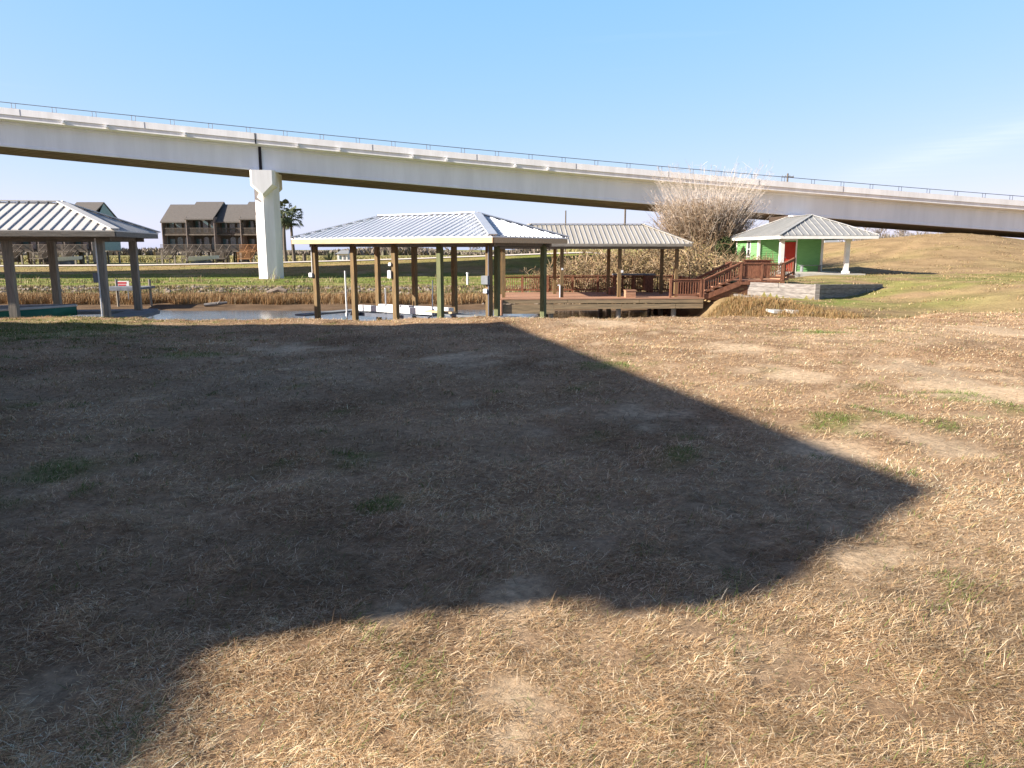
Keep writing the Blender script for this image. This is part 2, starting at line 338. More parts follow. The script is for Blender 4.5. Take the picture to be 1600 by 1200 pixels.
mb = MB(); mb.add([(-400, 15, WATER), (14, 15, WATER), (14, 47, WATER), (-400, 47, WATER)], [(0,1,2,3)])
o = mb.build('canal_water', m_water); o['kind'] = 'structure'

# light shell path along the far embankment
xs = np.arange(-150, 40, 2.0); mb = MB(); vs = []; fs = []
for i, x in enumerate(xs):
    for j, yy in enumerate((99.6, 102.5, 105.8)): vs.append((x, yy, float(height(x, yy)) + .10))
    if i:
        for j in range(2): a = (i-1)*3 + j; fs.append((a, a+1, a+4, a+3))
mb.add(vs, fs); o = mb.build('path', M('shell_path', (.70,.62,.54), (.6,.53,.45), rough=.95, scale=1)); o['kind'] = 'structure'

# ------------------------------------------------------------------ grass blades
def blades(name, P, head, ln, wd, tilt, col, mat, droop=.25, colors_tip=1.0):
    N = len(P); hx, hy = np.cos(head), np.sin(head); sx, sy = -hy, hx
    up = np.sin(tilt); fl = np.cos(tilt)
    m1 = P + np.stack([hx * fl * ln * .55, hy * fl * ln * .55, up * ln * .62], -1)
    tp = P + np.stack([hx * ln * (fl + .1), hy * ln * (fl + .1), up * ln * (1 - droop)], -1)
    s = np.stack([sx, sy, np.zeros(N)], -1) * wd[:, None] * .5
    V = np.empty((N, 5, 3)); V[:, 0] = P - s; V[:, 1] = P + s; V[:, 2] = m1 + s * .8; V[:, 3] = m1 - s * .8; V[:, 4] = tp
    b = np.arange(N)[:, None] * 5
    quad = b + np.array([0, 1, 2, 3]); tri = b + np.array([3, 2, 4])
    C = np.repeat(col[:, None, :], 5, 1)
    return npmesh(name, V.reshape(-1, 3), tri, mat, np.clip(C.reshape(-1, 3), .01, .95), quad=quad)
def cols(n, base, rng=RNG):
    base = np.array(base); i = rng.integers(0, len(base), n); c = base[i] * rng.uniform(.75, 1.25, (n, 1)); return c
STRAW = [[.58,.38,.19],[.68,.49,.28],[.43,.265,.135],[.27,.155,.075],[.80,.62,.40],[.52,.335,.165],[.35,.205,.10]]
def lawn():
    n = 1750000
    # more blades close by: sample distance so that screen density stays even
    u = RNG.uniform(0, 1, n); y0, y1 = 1.25, 19.2
    Y = 1 / (1 / y0 + u * (1 / y1 - 1 / y0)); far = RNG.uniform(0, 1, n) < .34
    Y = np.where(far, RNG.uniform(3.5, 20.5, n), Y)
    X = RNG.uniform(-1, 1, n) * np.where(RNG.uniform(0, 1, n) < .24, Y * .9 + 5, Y * .8 + .8)
    keep = Y < shore(X) + .45 + 6 * sstep(9, 13, X)
    bare = blob(X, Y, BRG, 8); clump = noise2(X, Y, .35, 6) + .6 * noise2(X, Y, .12, 16)
    keep &= RNG.uniform(0, 1, n) > bare * .88
    keep &= RNG.uniform(0, 1, n) < np.clip(.9 + .2 * clump, .35, 1)
    X, Y, clump = X[keep], Y[keep], clump[keep]; n = len(X)
    ln = RNG.gamma(3, .0085, n) + .008; ln *= (1 + .16 * np.clip(clump, -1, 2)); ln *= 1 + .012 * Y
    wd = RNG.uniform(.0009, .0022, n) * (1 + np.clip(Y - 2, 0, 20) * .23)
    head = RNG.normal(-.5, .9, n) + np.where(RNG.uniform(0, 1, n) < .45, RNG.uniform(0, 6.28, n), 0) + .5 * noise2(X, Y, 1.2, 22)
    tilt = np.clip(np.abs(RNG.normal(.10, 1, n) * np.interp(Y, [2, 6, 12], [.27, .34, .36])), .02, 1.3)
    P = np.stack([X, Y, height(X, Y) - .004 + RNG.uniform(0, .012, n)], -1)
    c = cols(n, STRAW) * np.array([1.04, 1.07, 1.13]); n2 = noise2(X, Y, 1.7, 13)
    c = c * np.clip(1 + .13 * noise2(X, Y, 2.6, 11) + .09 * noise2(X, Y, .33, 33) + .10 * noise2(X, Y, .09, 25), .35, 1.6)[:, None]
    g = blob(X, Y, SPG, 4) * .62 + .3 * np.clip(noise2(X, Y, .5, 30) - 1.3, 0, .5) + .02
    isg = RNG.uniform(0, 1, n) < g; c[isg] = np.array([.10,.16,.03]) * RNG.uniform(.7, 1.5, (isg.sum(), 1))
    tilt[isg] = np.clip(tilt[isg] + .4, 0, 1.4)
    o = blades('dry_lawn_grass', P, head, ln, wd, tilt, c, m_blade, droop=.12); o['kind'] = 'stuff'; o['label'] = 'short dormant straw coloured lawn grass with small green spots'
lawn()

def strip_stuff(name, label, n, X, Y, lnf, wdf, tlm, tls, pal, lift=0, gmask=None):
    P = np.stack([X, Y, height(X, Y) - .02 + lift], -1); n = len(X)
    o = blades(name, P, RNG.uniform(0, 6.28, n), lnf, wdf, np.clip(RNG.normal(tlm, tls, n), .15, 1.56), cols(n, pal), m_blade, droop=.1)
    o['kind'] = 'stuff'; o['label'] = label
n = 90000
X = RNG.uniform(-62, -.3, n); edge = .8 * noise2(X, X * 0, 3, 4); Y = 47.4 + edge * .4 + RNG.beta(1.3, 1.8, n) * 5.0
keep = RNG.uniform(0, 1, n) < np.clip(1.1 + .5 * noise2(X, Y, 4, 27), .15, 1) * np.where(X > -5, .55, 1); X, Y = X[keep], Y[keep]; n = len(X)
strip_stuff('marsh_grass', 'rust brown marsh grass standing along the far water edge', n, X, Y, RNG.uniform(.32, .85, n) * np.interp(Y, [47, 50, 52], [1, .8, .5]), RNG.uniform(.012, .026, n), 1.2, .3,
            [[.33,.195,.085],[.27,.15,.065],[.39,.26,.125],[.20,.115,.05],[.37,.28,.16]])
n = 70000
X = RNG.uniform(-70, 12, n); Y = RNG.uniform(52, 63, n); keep = RNG.uniform(0, 1, n) < np.clip(.5 + .5 * noise2(X, Y, 2.5, 15), .08, 1); X, Y = X[keep], Y[keep]; n = len(X)
strip_stuff('bank_weeds', 'low green and brown weeds on the far bank above the reeds', n, X, Y, RNG.uniform(.08, .32, n), RNG.uniform(.02, .06, n), .95, .4,
            [[.16,.17,.05],[.20,.22,.06],[.30,.23,.13],[.27,.19,.10],[.21,.14,.075],[.25,.17,.10]])
n = 30000
X = RNG.uniform(-85, 14, n); Y = RNG.uniform(64, 100, n)
strip_stuff('bank_grass', 'short bright green grass on the far bank beneath the overpass', n, X, Y, RNG.uniform(.05, .16, n), RNG.uniform(.04, .09, n), .8, .4,
            [[.20,.24,.06],[.24,.26,.08],[.17,.20,.05],[.31,.27,.12]])
ct = RNG.uniform(-75, 6, 230); X = np.repeat(ct, 9) + RNG.normal(0, .22, 230 * 9); Y = np.repeat(RNG.uniform(68, 74, 230), 9) + RNG.normal(0, .2, 230 * 9); n = len(X)
strip_stuff('weed_tufts', 'scattered dry weed tufts along the edge of the bridge shadow', n, X, Y, np.repeat(RNG.gamma(3, .15, 230), 9) * RNG.uniform(.5, 1.2, n), RNG.uniform(.03, .07, n), 1.25, .25,
            [[.38,.33,.20],[.27,.28,.11],[.30,.22,.13],[.20,.23,.08]])
n = 70000
X = RNG.uniform(10.4, 46, n); Y = RNG.uniform(21, 74, n); keep = (X < Y * .78) & ((X - 19.4) ** 2 / 9 + (Y - 53) ** 2 / 45 > 1.3); X, Y = X[keep], Y[keep]; n = len(X)
strip_stuff('mound_grass', 'mown straw and green grass on the rise around the green hut', n, X, Y, RNG.uniform(.03, .08, n) * (1 + .8 * np.clip(noise2(X, Y, 2.2, 31), -.5, 1.6)), RNG.uniform(.015, .05, n), .7, .35,
            [[.38,.265,.145],[.34,.235,.125],[.30,.235,.10],[.22,.215,.07],[.43,.32,.19],[.36,.25,.14]])
n = 30000
X = RNG.uniform(8.6, 12.0, n); Y = RNG.uniform(25, 38, n); keep = RNG.uniform(0, 1, n) < np.clip(.75 + .4 * noise2(X, Y, 1.4, 2), .05, 1); X, Y = X[keep], Y[keep]; n = len(X)
strip_stuff('inlet_reeds', 'orange brown dry reeds at the head of the inlet beside the deck', n, X, Y, RNG.uniform(.12, .4, n), RNG.uniform(.010, .022, n), 1.05, .3,
            [[.31,.19,.08],[.25,.145,.06],[.36,.24,.12],[.22,.17,.07]])
# rubble on the far bank: too many to count
def rubble():
    mb = MB()
    for i in range(620):
        x = random.uniform(-45, 9); y = random.gauss(58.5, 2.2) if x < -3 else random.gauss(50, 2.2)
        if random.random() > .25 + .75 * (math.sin(x * .5) > -.1): continue
        s = random.uniform(.08, .30); z = float(height(x, y))
        ico = [(0,0,1),(.9,0,.4),(.3,.85,.45),(-.75,.5,.35),(-.7,-.55,.4),(.3,-.9,.35),(.75,.5,-.4),(-.3,.8,-.4),(-.9,0,-.4),(-.3,-.8,-.4),(.7,-.5,-.4),(0,0,-.7)]
        vs = [(x + a * s * random.uniform(.7, 1.5), y + b * s * random.uniform(.7, 1.2), z + c * s * .6 * random.uniform(.7, 1.3)) for a, b, c in ico]
        mb.add(vs, [(0,1,2),(0,2,3),(0,3,4),(0,4,5),(0,5,1),(1,6,2),(2,7,3),(3,8,4),(4,9,5),(5,10,1),(2,6,7),(3,7,8),(4,8,9),(5,9,10),(1,10,6),(11,7,6),(11,8,7),(11,9,8),(11,10,9),(11,6,10)])
    o = mb.build('bank_rubble', m_rock); o['kind'] = 'stuff'; o['label'] = 'pale broken rubble scattered on the far bank'
rubble()
def far_woods():
    n = 90000
    X = RNG.uniform(-420, 420, n); Y = RNG.uniform(330, 400, n)
    hh = (3.4 + 1.3 * noise2(X, X * 0, 60, 8) ) * np.interp(X, [-420, -150, -90, -20, 30, 90, 135, 240, 420], [.8, .7, .75, 1.0, 1.3, 1.6, 3.0, 3.0, 2.0])
    hh = np.clip(hh, 1.2, 11) * RNG.uniform(.5, 1.05, n)
    o = blades('far_woods', np.stack([X, Y, np.full(n, -1.0)], -1), RNG.uniform(0, 6.28, n), hh, RNG.uniform(.5, 1.4, n), RNG.normal(1.15, .3, n),
               cols(n, [[.24,.195,.155],[.22,.18,.145],[.20,.175,.13],[.26,.22,.18],[.19,.175,.12]]), m_blade, droop=.02)
    o['kind'] = 'stuff'; o['label'] = 'low grey brown winter woods along the horizon'
    n = 40000
    X = RNG.uniform(-160, 60, n); Y = RNG.uniform(148, 230, n)
    o = blades('field_scrub', np.stack([X, Y, height(X, Y) - .1], -1), RNG.uniform(0, 6.28, n), RNG.uniform(.3, 1.0, n), RNG.uniform(.08, .25, n), RNG.normal(1.1, .3, n),
               cols(n, [[.33,.29,.12],[.28,.24,.10],[.38,.31,.15],[.22,.21,.08]]), m_blade, droop=.1)
    o['kind'] = 'stuff'; o['label'] = 'tall yellow brown field grass beyond the path'
far_woods()

# ------------------------------------------------------------------ overpass
BD = Vector((math.cos(R(8.2)), math.sin(R(8.2)), 0)); BN = Vector((-BD.y, BD.x, 0))
def bz(X):
    t = (X + 49.2) / 109.0
    if t < 0: return EYE + 13.2 - 9.2 * t
    if t > 1: return EYE + 5.5 - 6.2 * (t - 1)
    return EYE + 13.2 - 7.7 * t - 1.5 * t * (1 - t)
def bp(X, o=0, dz=0):                    # point on the bridge: along X, offset o to the far side, dz from the parapet top
    p = Vector((X, 73 + (X + 49.2) * math.tan(R(8.2)), 0)) + BN * o
    return Vector((p.x, p.y, bz(X) + dz))
overpass = thing('highway_overpass', 'long white concrete highway overpass sloping down to the right behind the boathouses', 'bridge', (-30, 75.8, float(height(-30, 78)) - .2))
XS = [-190 + 4 * i for i in range(79)]
def sweep(prof, name, m, parent, xs=XS):
    mb = MB(); n = len(prof); vs = []; fs = []
    for i, X in enumerate(xs):
        for o, dz in prof: vs.append(bp(X, o, dz))
        if i:
            for k in range(n): a = (i-1)*n + k; b = (i-1)*n + (k+1) % n; fs.append((a, b, b+n, a+n))
    fs += [tuple(range(n)), tuple((len(xs)-1)*n + k for k in range(n))]
    mb.add(vs, fs); return mb.build(name, m, parent, world=True)
DW = 13.2
for s0 in (0, 1):
    f = (lambda o: o) if s0 == 0 else (lambda o: DW - o)
    sweep([(f(0), 0), (f(.28), 0), (f(.36), -.55), (f(.36), -.62), (f(.0), -.60)], 'parapet', m_conc, overpass)
sweep([(.12, -.625), (DW - .12, -.625), (DW - .12, -1.0), (DW - 1.6, -1.06), (1.6, -1.06), (.12, -1.0)], 'deck_slab', m_conc, overpass)
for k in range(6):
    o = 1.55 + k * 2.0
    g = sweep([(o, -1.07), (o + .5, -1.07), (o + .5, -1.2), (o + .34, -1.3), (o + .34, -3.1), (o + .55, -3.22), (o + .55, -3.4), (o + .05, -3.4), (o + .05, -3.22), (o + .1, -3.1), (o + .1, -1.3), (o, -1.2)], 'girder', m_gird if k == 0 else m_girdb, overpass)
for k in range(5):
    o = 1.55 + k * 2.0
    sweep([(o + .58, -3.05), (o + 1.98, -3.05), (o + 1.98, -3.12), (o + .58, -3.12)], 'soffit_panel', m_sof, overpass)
# handrail
sweep([(.12, .46), (.18, .46), (.18, .52), (.12, .52)], 'handrail', m_steel, overpass)
x0 = at(28, 180, 74).x
for i in range(40):
    X = x0 + 3.47 * (i - 2); mb = MB()
    for d in (-.17, .17): p = bp(X + d, .15); q = bp(X + d, .15, .46); mb.tube([p, q], .03, 5)
    mb.beam(bp(X - .22, .15, .012), bp(X + .22, .15, .012), .12, .024)
    mb.build('rail_post', m_steel, overpass, world=True)
def bridgeX(px):
    lo, hi = -120, 120
    for _ in range(50):
        mid = (lo + hi) / 2; p = bp(mid)
        if p.x / p.y * 1187 + 800 < px: lo = mid
        else: hi = mid
    return lo
for px in (5, 120, 185, 303, 473, 537, 648, 700, 805, 855):
    X = bridgeX(px); mb = MB()
    mb.tube([bp(X, .3, -.80), bp(X, -.42, -.84)], .13, 8); mb.beam(bp(X, .14, -.66), bp(X, -.2, -.68), .14, .05)
    mb.build('drain_spout', m_conc, overpass, world=True)
for X0 in (bridgeX(409), -88):
    mb = MB(); a = bp(X0, -.012, -.02); b = bp(X0, -.012, -.60)
    mb.beam(a, b, .10, .02, up=BN); mb.build('expansion_joint', m_dark, overpass, world=True)
    mb = MB(); mb.beam(bp(X0, .10, -.62), bp(X0, .10, -1.0), .12, .03, up=BN); mb.build('expansion_joint', m_dark, overpass, world=True)
    mb = MB(); mb.beam(bp(X0 + .1, 1.54, -1.1), bp(X0 + .1, 1.54, -3.38), .28, .06, up=BN); mb.build('expansion_joint', m_dark, overpass, world=True)
for px in (55, 242, 587, 746, 898, 1040, 1180, 1310):
    X0 = bridgeX(px); mb = MB(); mb.beam(bp(X0, -.01, -.03), bp(X0, -.01, -.58), .035, .012, up=BN); mb.build('parapet_joint', m_steel, overpass, world=True)
def pier(X0):
    top = bp(X0, 0, -3.41).z
    base = bp(X0, 2.0); gz = float(height(base.x, base.y)) - 1.0
    # cap runs across the bridge with chamfered noses
    mb = MB(); prof = [(-1.2, 0), (1.2, 0), (1.2, -1.5), (0, -2.6), (-1.2, -1.5)]
    vs = []
    for o, k in ((.55, .82), (1.0, 1), (5.6, 1), (6.1, .82)):
        for a, dz in prof: vs.append(Vector((bp(X0, o).x, bp(X0, o).y, top + (dz if k == 1 else dz * .9))) + BD * a * k)
    fs = [(0,1,2,3,4), (15,16,17,18,19)] + [(i*5+k, i*5+(k+1) % 5, (i+1)*5+(k+1) % 5, (i+1)*5+k) for i in range(3) for k in range(5)]
    mb.add(vs, fs); cap = mb.build('pier_cap', m_conc, overpass, world=True)
    for o in (3.1,):
        c = bp(X0, o); mb = MB(); poly = [c + BD * (1.3 * math.cos(R(22.5 + 45 * k + 14))) + BN * (1.3 * math.sin(R(22.5 + 45 * k + 14))) for k in range(8)]
        n = 8; r1 = 1.0
        vs = [(p.x, p.y, gz) for p in poly] + [(p.x, p.y, top - 2.3) for p in poly] + [tuple(Vector((c.x, c.y, top - 1.0)) + (Vector((p.x, p.y, 0)) - Vector((c.x, c.y, 0))) * 1.0) for p in poly]
        fs = [tuple(range(8))[::-1]] + [(j*8+k, j*8+(k+1) % 8, (j+1)*8+(k+1) % 8, (j+1)*8+k) for j in range(2) for k in range(8)] + [tuple(range(16, 24))]
        mb.add(vs, fs); mb.build('pier_column', m_conc, overpass, world=True)
for X0 in (bridgeX(414), bridgeX(1252), -88): pier(X0)

# ------------------------------------------------------------------ hip roofed boathouses
def hip_roof(root, L, W, ze, rise, m_roof, m_ribs, m_f, sp, rw=.05, rh=.03, fas=.14, over_m=None, name='roof', t=.03):
    a, b = L / 2, W / 2; rx = a - b; zt = ze + rise
    mb = MB()
    top = [(-a,-b,ze),(a,-b,ze),(a,b,ze),(-a,b,ze),(-rx,0,zt),(rx,0,zt)]
    bot = [(x, y, z - t) for x, y, z in top]
    mb.add(top + bot, [(0,1,5,4),(1,2,5),(2,3,4,5),(3,0,4),(7,6,10,11),(8,7,11),(9,8,11,10),(6,9,10),(0,6,7,1),(1,7,8,2),(2,8,9,3),(3,9,6,0)])
    roof = mb.build(name, m_roof, root)
    rb = MB(); s = rise / b
    def rib(p, q):
        p = Vector(p); q = Vector(q)
        if (q - p).length > .12: rb.beam(p, q, rw, rh, dz=rh / 2)
    k = int(a / sp)
    for i in range(-k, k + 1):
        x = i * sp; t_ = min(1, (a - abs(x)) / b)
        for sg in (-1, 1): rib((x, sg * b, ze), (x, sg * b * (1 - t_), ze + rise * t_))
    k = int(b / sp)
    for i in range(-k, k + 1):
        y = i * sp; t_ = (b - abs(y)) / b
        for sg in (-1, 1): rib((sg * a, y, ze), (sg * (a - b * t_), y, ze + rise * t_))
    rb.build('roof_seams', m_ribs, roof)
    cb = MB()
    for p, q in (((-rx,0,zt),(rx,0,zt)), ((rx,0,zt),(a,b,ze)), ((rx,0,zt),(a,-b,ze)), ((-rx,0,zt),(-a,b,ze)), ((-rx,0,zt),(-a,-b,ze))):
        cb.beam(p, q, .24, .03, dz=rh + .012)
    cb.build('ridge_cap', m_roof, roof)
    e = .02
    for p, q in (((-a+e,-b+e),(a-e,-b+e)), ((a-e,-b+.06),(a-e,b-.06)), ((a-e,b-e),(-a+e,b-e)), ((-a+e,b-.06),(-a+e,-b+.06))):
        fb = MB(); fb.beam((*p, ze - t - fas/2 - .004), (*q, ze - t - fas/2 - .004), .038, fas); fb.build('fascia', m_f, root)
    # soffit beams and rafters
    bm = MB()
    for y in (-b + .55, b - .55): bm.box(-a + .3, a - .3, y - .07, y + .07, ze - t - .24, ze - t - .03)
    for x in (-a + .55, a - .55): bm.box(x - .06, x + .06, -b + .65, b - .65, ze - t - .22, ze - t - .035)
    bm.build('roof_beams', m_fasg if over_m is None else over_m, root)
    return roof
def posts(root, pts, s, z0, z1, m):
    mb = MB(); h = s / 2
    mb.box(-h, h, -h, h, 0, z1 - z0); first = None
    for i, (x, y) in enumerate(pts):
        mm = m[i % len(m)] if isinstance(m, list) else m
        if first is None: first = mb.build('post', mm, root); first.location = (x, y, z0)
        else:
            c = partcopy(first, (x, y, z0), root)
            if isinstance(m, list) and mm != m[0]: c.data = first.data.copy(); c.data.materials[0] = mm
def frame_xy(K, ang, L, W):              # centre of a roof whose right front corner is K
    c, s = math.cos(ang), math.sin(ang); return (K[0] - c * L/2 - s * W/2, K[1] - s * L/2 + c * W/2)

# middle boathouse, new timber and galvanised roof
LA, WA, angA = 7.9, 4.0, R(-33.7); cA = frame_xy((-.5, 20.0), angA, LA, WA)
bhA = thing('boathouse', 'open boathouse with bright galvanised hip roof and new tan fascia, mid shore', 'boathouse', (*cA, WATER - .4), angA, 'open boathouses along the canal')
zA = -(WATER - .4)
hip_roof(bhA, LA, WA, zA + 1.95, .70, m_galv, m_galv, m_fas, .235, rw=.06, rh=.03)
ux = [LA/2 - q for q in (.5, 2.225, 3.95, 5.675, 7.4)]
posts(bhA, [(x, -WA/2 + .52) for x in ux] + [(x, WA/2 - .62) for x in ux], .145, 0, zA + 1.75, [m_post, m_postg, m_post, m_post, m_post, m_postg, m_postg, m_post, m_post, m_post])
def ebox(root, x, y, z, wx, wy, h, m=m_pvc, name='junction_box'):
    mb = MB(); mb.box(x - wx/2, x + wx/2, y - wy/2, y + wy/2, z, z + h); mb.box(x - wx/2 - .01, x + wx/2 + .01, y - wy/2 - .012, y - wy/2 - .002, z + .01, z + h - .01)
    return mb.build(name, m, root)
fy = -WA/2 + .52 - .0725
ebox(bhA, ux[0] - .02, fy - .06, zA + .66, .20, .11, .24, m_dock); ebox(bhA, ux[0] - .03, fy - .04, zA + .42, .10, .08, .12)
mb = MB(); mb.tube([(ux[0] + .05, fy - .03, zA - .2), (ux[0] + .05, fy - .03, zA + 1.7)], .018, 6); mb.build('conduit', m_steel, bhA)
ebox(bhA, ux[2] - .12, fy - .01, zA + .75, .10, .10, .24); ebox(bhA, ux[2] - .1, fy - .01, zA + 1.12, .07, .08, .1)
ebox(bhA, ux[4] - .1, fy - .02, zA + .72, .12, .10, .14); mb = MB(); mb.tube([(ux[4] - .05, fy - .03, zA + .86), (ux[4] - .05, fy - .03, zA + 1.72)], .016, 6); mb.build('conduit', m_pvc, bhA)
mb = MB(); mb.box(-LA/2 - .35, -LA/2 + .15, -WA/2 + .3, WA/2 - .4, zA - .56, zA - .50); mb.box(-LA/2 - .35, LA/2 - .9, WA/2 - 1.0, WA/2 - .4, zA - .56, zA - .50)
mb.build('walkway', m_dock, bhA)
mb = MB(); mb.box(LA/2 - 2.9, LA/2 - 1.9, -WA/2 + .62, -WA/2 + .85, zA - .22, zA - .17); mb.build('plank', m_fas, bhA)
# boat lift inside it
lift = thing('boat_lift', 'boat lift cradle with white carpeted bunks under the middle boathouse', 'boat lift', (*cA, WATER - .4), angA)
x = -3.05
for wl in (.66, .62, .66, .72, .62):
    b = MB(); b.box(x, x + wl - .03, -.05, .08, zA - .44, zA - .25); b.build('bunk', m_pvc, lift); x += wl
x = -3.05
for wl in (1.6, 1.6): b = MB(); b.box(x, x + wl, .95, 1.08, zA - .44, zA - .28); b.build('bunk', m_pvc, lift); x += wl + .04
b = MB()
for xx in (-2.7, -.3): b.box(xx - .06, xx + .06, -.5, 1.5, zA - .56, zA - .445)
b.box(-3.1, .3, -.36, -.26, zA - .58, zA - .47); b.build('cradle', m_steel, lift)
def guide(px, y0, y1, Y, m, lean, r=.028):
    p = at(px, y1, Y); q = at(px + lean, y0, Y); g = MB(); g.tube([(p.x, p.y, p.z - .3), p, q], [r, r, r], 8); g.tube([(p.x, p.y, p.z - .06), (p.x, p.y, p.z + .05)], r * 1.9, 8); g.build('guide_pole', m, lift, world=True)
guide(542, 423, 491, 25.2, m_pvc, -3); guide(603, 450, 486, 25.6, m_pvc, -1); guide(676, 438, 490, 23.5, m_steel, 0, .02)
# left boathouse
LB, WB, angB = 8.1, 4.0, R(10); cB = frame_xy((-10.4, 20.0), angB, LB, WB)
bhB = thing('boathouse', 'weathered grey boathouse with pale standing seam hip roof at the left edge of the photo', 'boathouse', (*cB, WATER - .4), angB, 'open boathouses along the canal')
hip_roof(bhB, LB, WB, zA + 2.10, .80, m_roofb, m_rib, m_fasg, .25, rw=.022, rh=.026, fas=.13)
pb = [LB/2 - q for q in (.6, 2.88, 5.16, 7.44)]
posts(bhB, [(x, -WB/2 + .6) for x in pb] + [(x, WB/2 - .6) for x in pb], .19, 0, zA + 1.9, m_postw)
ebox(bhB, pb[0] - .14, -WB/2 + .52, zA + .72, .10, .12, .26, m_dock)
mb = MB(); mb.tube([(pb[0] - .07, -WB/2 + .48, zA - .4), (pb[0] - .07, -WB/2 + .48, zA + 1.9)], .02, 6); mb.build('conduit', m_pvc, bhB)
mb = MB(); mb.box(-1.2, LB/2 - .15, WB/2 - .9, WB/2 - .15, zA - .34, zA - .24); mb.box(LB/2 - .85, LB/2 + .1, -WB/2 + .9, WB/2 - .91, zA - .34, zA - .24); mb.build('walkway', m_dock, bhB)
def boat():
    bt = thing('motorboat', 'teal green boat with pale gunwale resting under the left boathouse', 'boat', (-14.1, 21.0, -.07), R(6))
    n = 14; vs = []; fs = []; top = []
    for i in range(n):
        t = i / (n - 1); x = -3.2 + 5.0 * t; hw = .95 * (1 - max(0, (t - .45) / .55) ** 2.2) + .02; zt = .02 + .10 * t * t; keel = -.75 + .80 * max(0, (t - .35) / .65) ** 1.8
        prof = [(-hw, zt), (-hw * .92, zt - .28), (-hw * .6, keel + .12 * (1 - t)), (0, keel), (hw * .6, keel + .12 * (1 - t)), (hw * .92, zt - .28), (hw, zt)]
        vs += [(x, y, z) for y, z in prof]
        top.append((x, hw, zt))
        if i:
            for k in range(6): a = (i-1)*7 + k; fs.append((a, a+1, a+8, a+7))
    fs.append(tuple(range(7)))
    mb = MB(); mb.add(vs, fs); mb.build('hull', m_teal, bt, smooth=True)
    mb = MB()
    for sg in (-1, 1): mb.tube([(x, sg * h, z) for x, h, z in top], .035, 6)
    mb.build('gunwale', m_boatw, bt)
    mb = MB(); vs = []; fs = []
    for i, (x, h, z) in enumerate(top):
        vs += [(x, -h * .95, z + .01), (x, 0, z + .05), (x, h * .95, z + .01)]
        if i: a = (i-1)*3; fs += [(a, a+1, a+4, a+3), (a+1, a+2, a+5, a+4)]
    mb.add(vs, fs); mb.build('deck', m_dock, bt)
    mb = MB(); mb.box(-1.6, -.9, -.3, .3, .06, .16); mb.build('console', m_boatw, bt)
boat()

# ------------------------------------------------------------------ deck, pavilion
DO = Vector((-.58, 38.0, 0)); angD = R(4); DECK = -.83
def dl(x, y, z=0): c, s = math.cos(angD), math.sin(angD); return Vector((DO.x + c*x - s*y, DO.y + s*x + c*y, z))
deck = thing('wooden_deck', 'low brown wooden deck with railings, stairs and landing over the water', 'deck', dl(5, 2.7, WATER - .4), angD)
def dw(mb, name, m, par=None): return mb.build(name, m, par or deck, world=True)
LDK, DDK = 10.45, 5.5
mb = MB()
for k in range(38):
    y = k * (DDK / 38); mb.beam(dl(0, y + .07, DECK - .02), dl(LDK, y + .07, DECK - .02), DDK / 38 - .012, .04)
dw(mb, 'deck_floor', m_plank)
mb = MB(); mb.beam(dl(-.05, -.03, DECK - .035), dl(LDK + .05, -.03, DECK - .035), .06, .06); dw(mb, 'deck_edge', m_plank)
for z, x0_, x1_ in ((-.20, 0, 3.4), (-.20, 3.42, 7.1), (-.20, 7.12, LDK), (-.49, 0, 2.7), (-.49, 2.72, 6.2), (-.49, 6.22, 9.0), (-.49, 9.02, LDK)):
    mb = MB(); mb.beam(dl(x0_, -.02 - .01 * (z < -.3), DECK + z + .06), dl(x1_, -.02 - .01 * (z < -.3), DECK + z + .06), .045, .24); dw(mb, 'fascia_board', m_deckf)
mb = MB(); mb.beam(dl(0, -.03, DECK - .66), dl(2.75, -.03, DECK - .66), .045, .24); dw(mb, 'fascia_board', m_deckf)
mb = MB(); mb.beam(dl(-.02, 0, DECK - .25), dl(-.02, DDK, DECK - .25), .05, .36); dw(mb, 'fascia_board', m_plank)
mb = MB(); mb.tube([dl(.03, -.1, DECK - .85), dl(.03, -.1, DECK - .07)], .09, 8); dw(mb, 'corner_pile', m_plank)
for x in (2.6, 6.1, 9.0):
    for y in (.25, 2.8, 5.2): mb = MB(); mb.tube([dl(x, y, -3.2), dl(x, y, DECK - .05)], .13, 10); dw(mb, 'pile', m_postw)
for y in (1.4, 4.2): mb = MB(); mb.beam(dl(.1, y, DECK - .17), dl(LDK - .1, y, DECK - .17), .09, .24); dw(mb, 'joist', m_deckf)

def railing(par, pts, h=.92, sp=.125, post_sp=1.5, m=m_deck, bottom=.1):
    """rail along world polyline pts (base points); returns the railing part, posts as sub-parts"""
    mb = MB(); pp = []
    for a, b in zip(pts[:-1], pts[1:]):
        a = Vector(a); b = Vector(b); d = b - a; L = Vector((d.x, d.y, 0)).length; u = Vector((0, 0, 1))
        mb.beam(a + u * h, b + u * h, .13, .045); mb.beam(a + u * (h - .09), b + u * (h - .09), .04, .09); mb.beam(a + u * (bottom + .04), b + u * (bottom + .04), .04, .09)
        k = max(1, int(L / sp))
        for i in range(1, k): p = a + d * (i / k); mb.beam(p + u * (bottom + .085), p + u * (h - .135), .035, .035, up=(0, 1, 0))
        k = max(1, round(L / post_sp)); pp += [a + d * (i / k) for i in range(k)]
    pp.append(Vector(pts[-1]))
    r = mb.build('railing', m, par, world=True)
    for p in pp: q = MB(); q.box(p.x - .055, p.x + .055, p.y - .055, p.y + .055, p.z - .02, p.z + h + .03); q.build('railing_post', m, r, world=True)
    return r
railing(deck, [dl(.1, 5.35, DECK), dl(7.4, 5.35, DECK), dl(LDK - .1, 5.35, DECK)], h=.95)
railing(deck, [dl(LDK - .1, 5.2, DECK), dl(LDK - .1, 2.2, DECK)], h=.95)
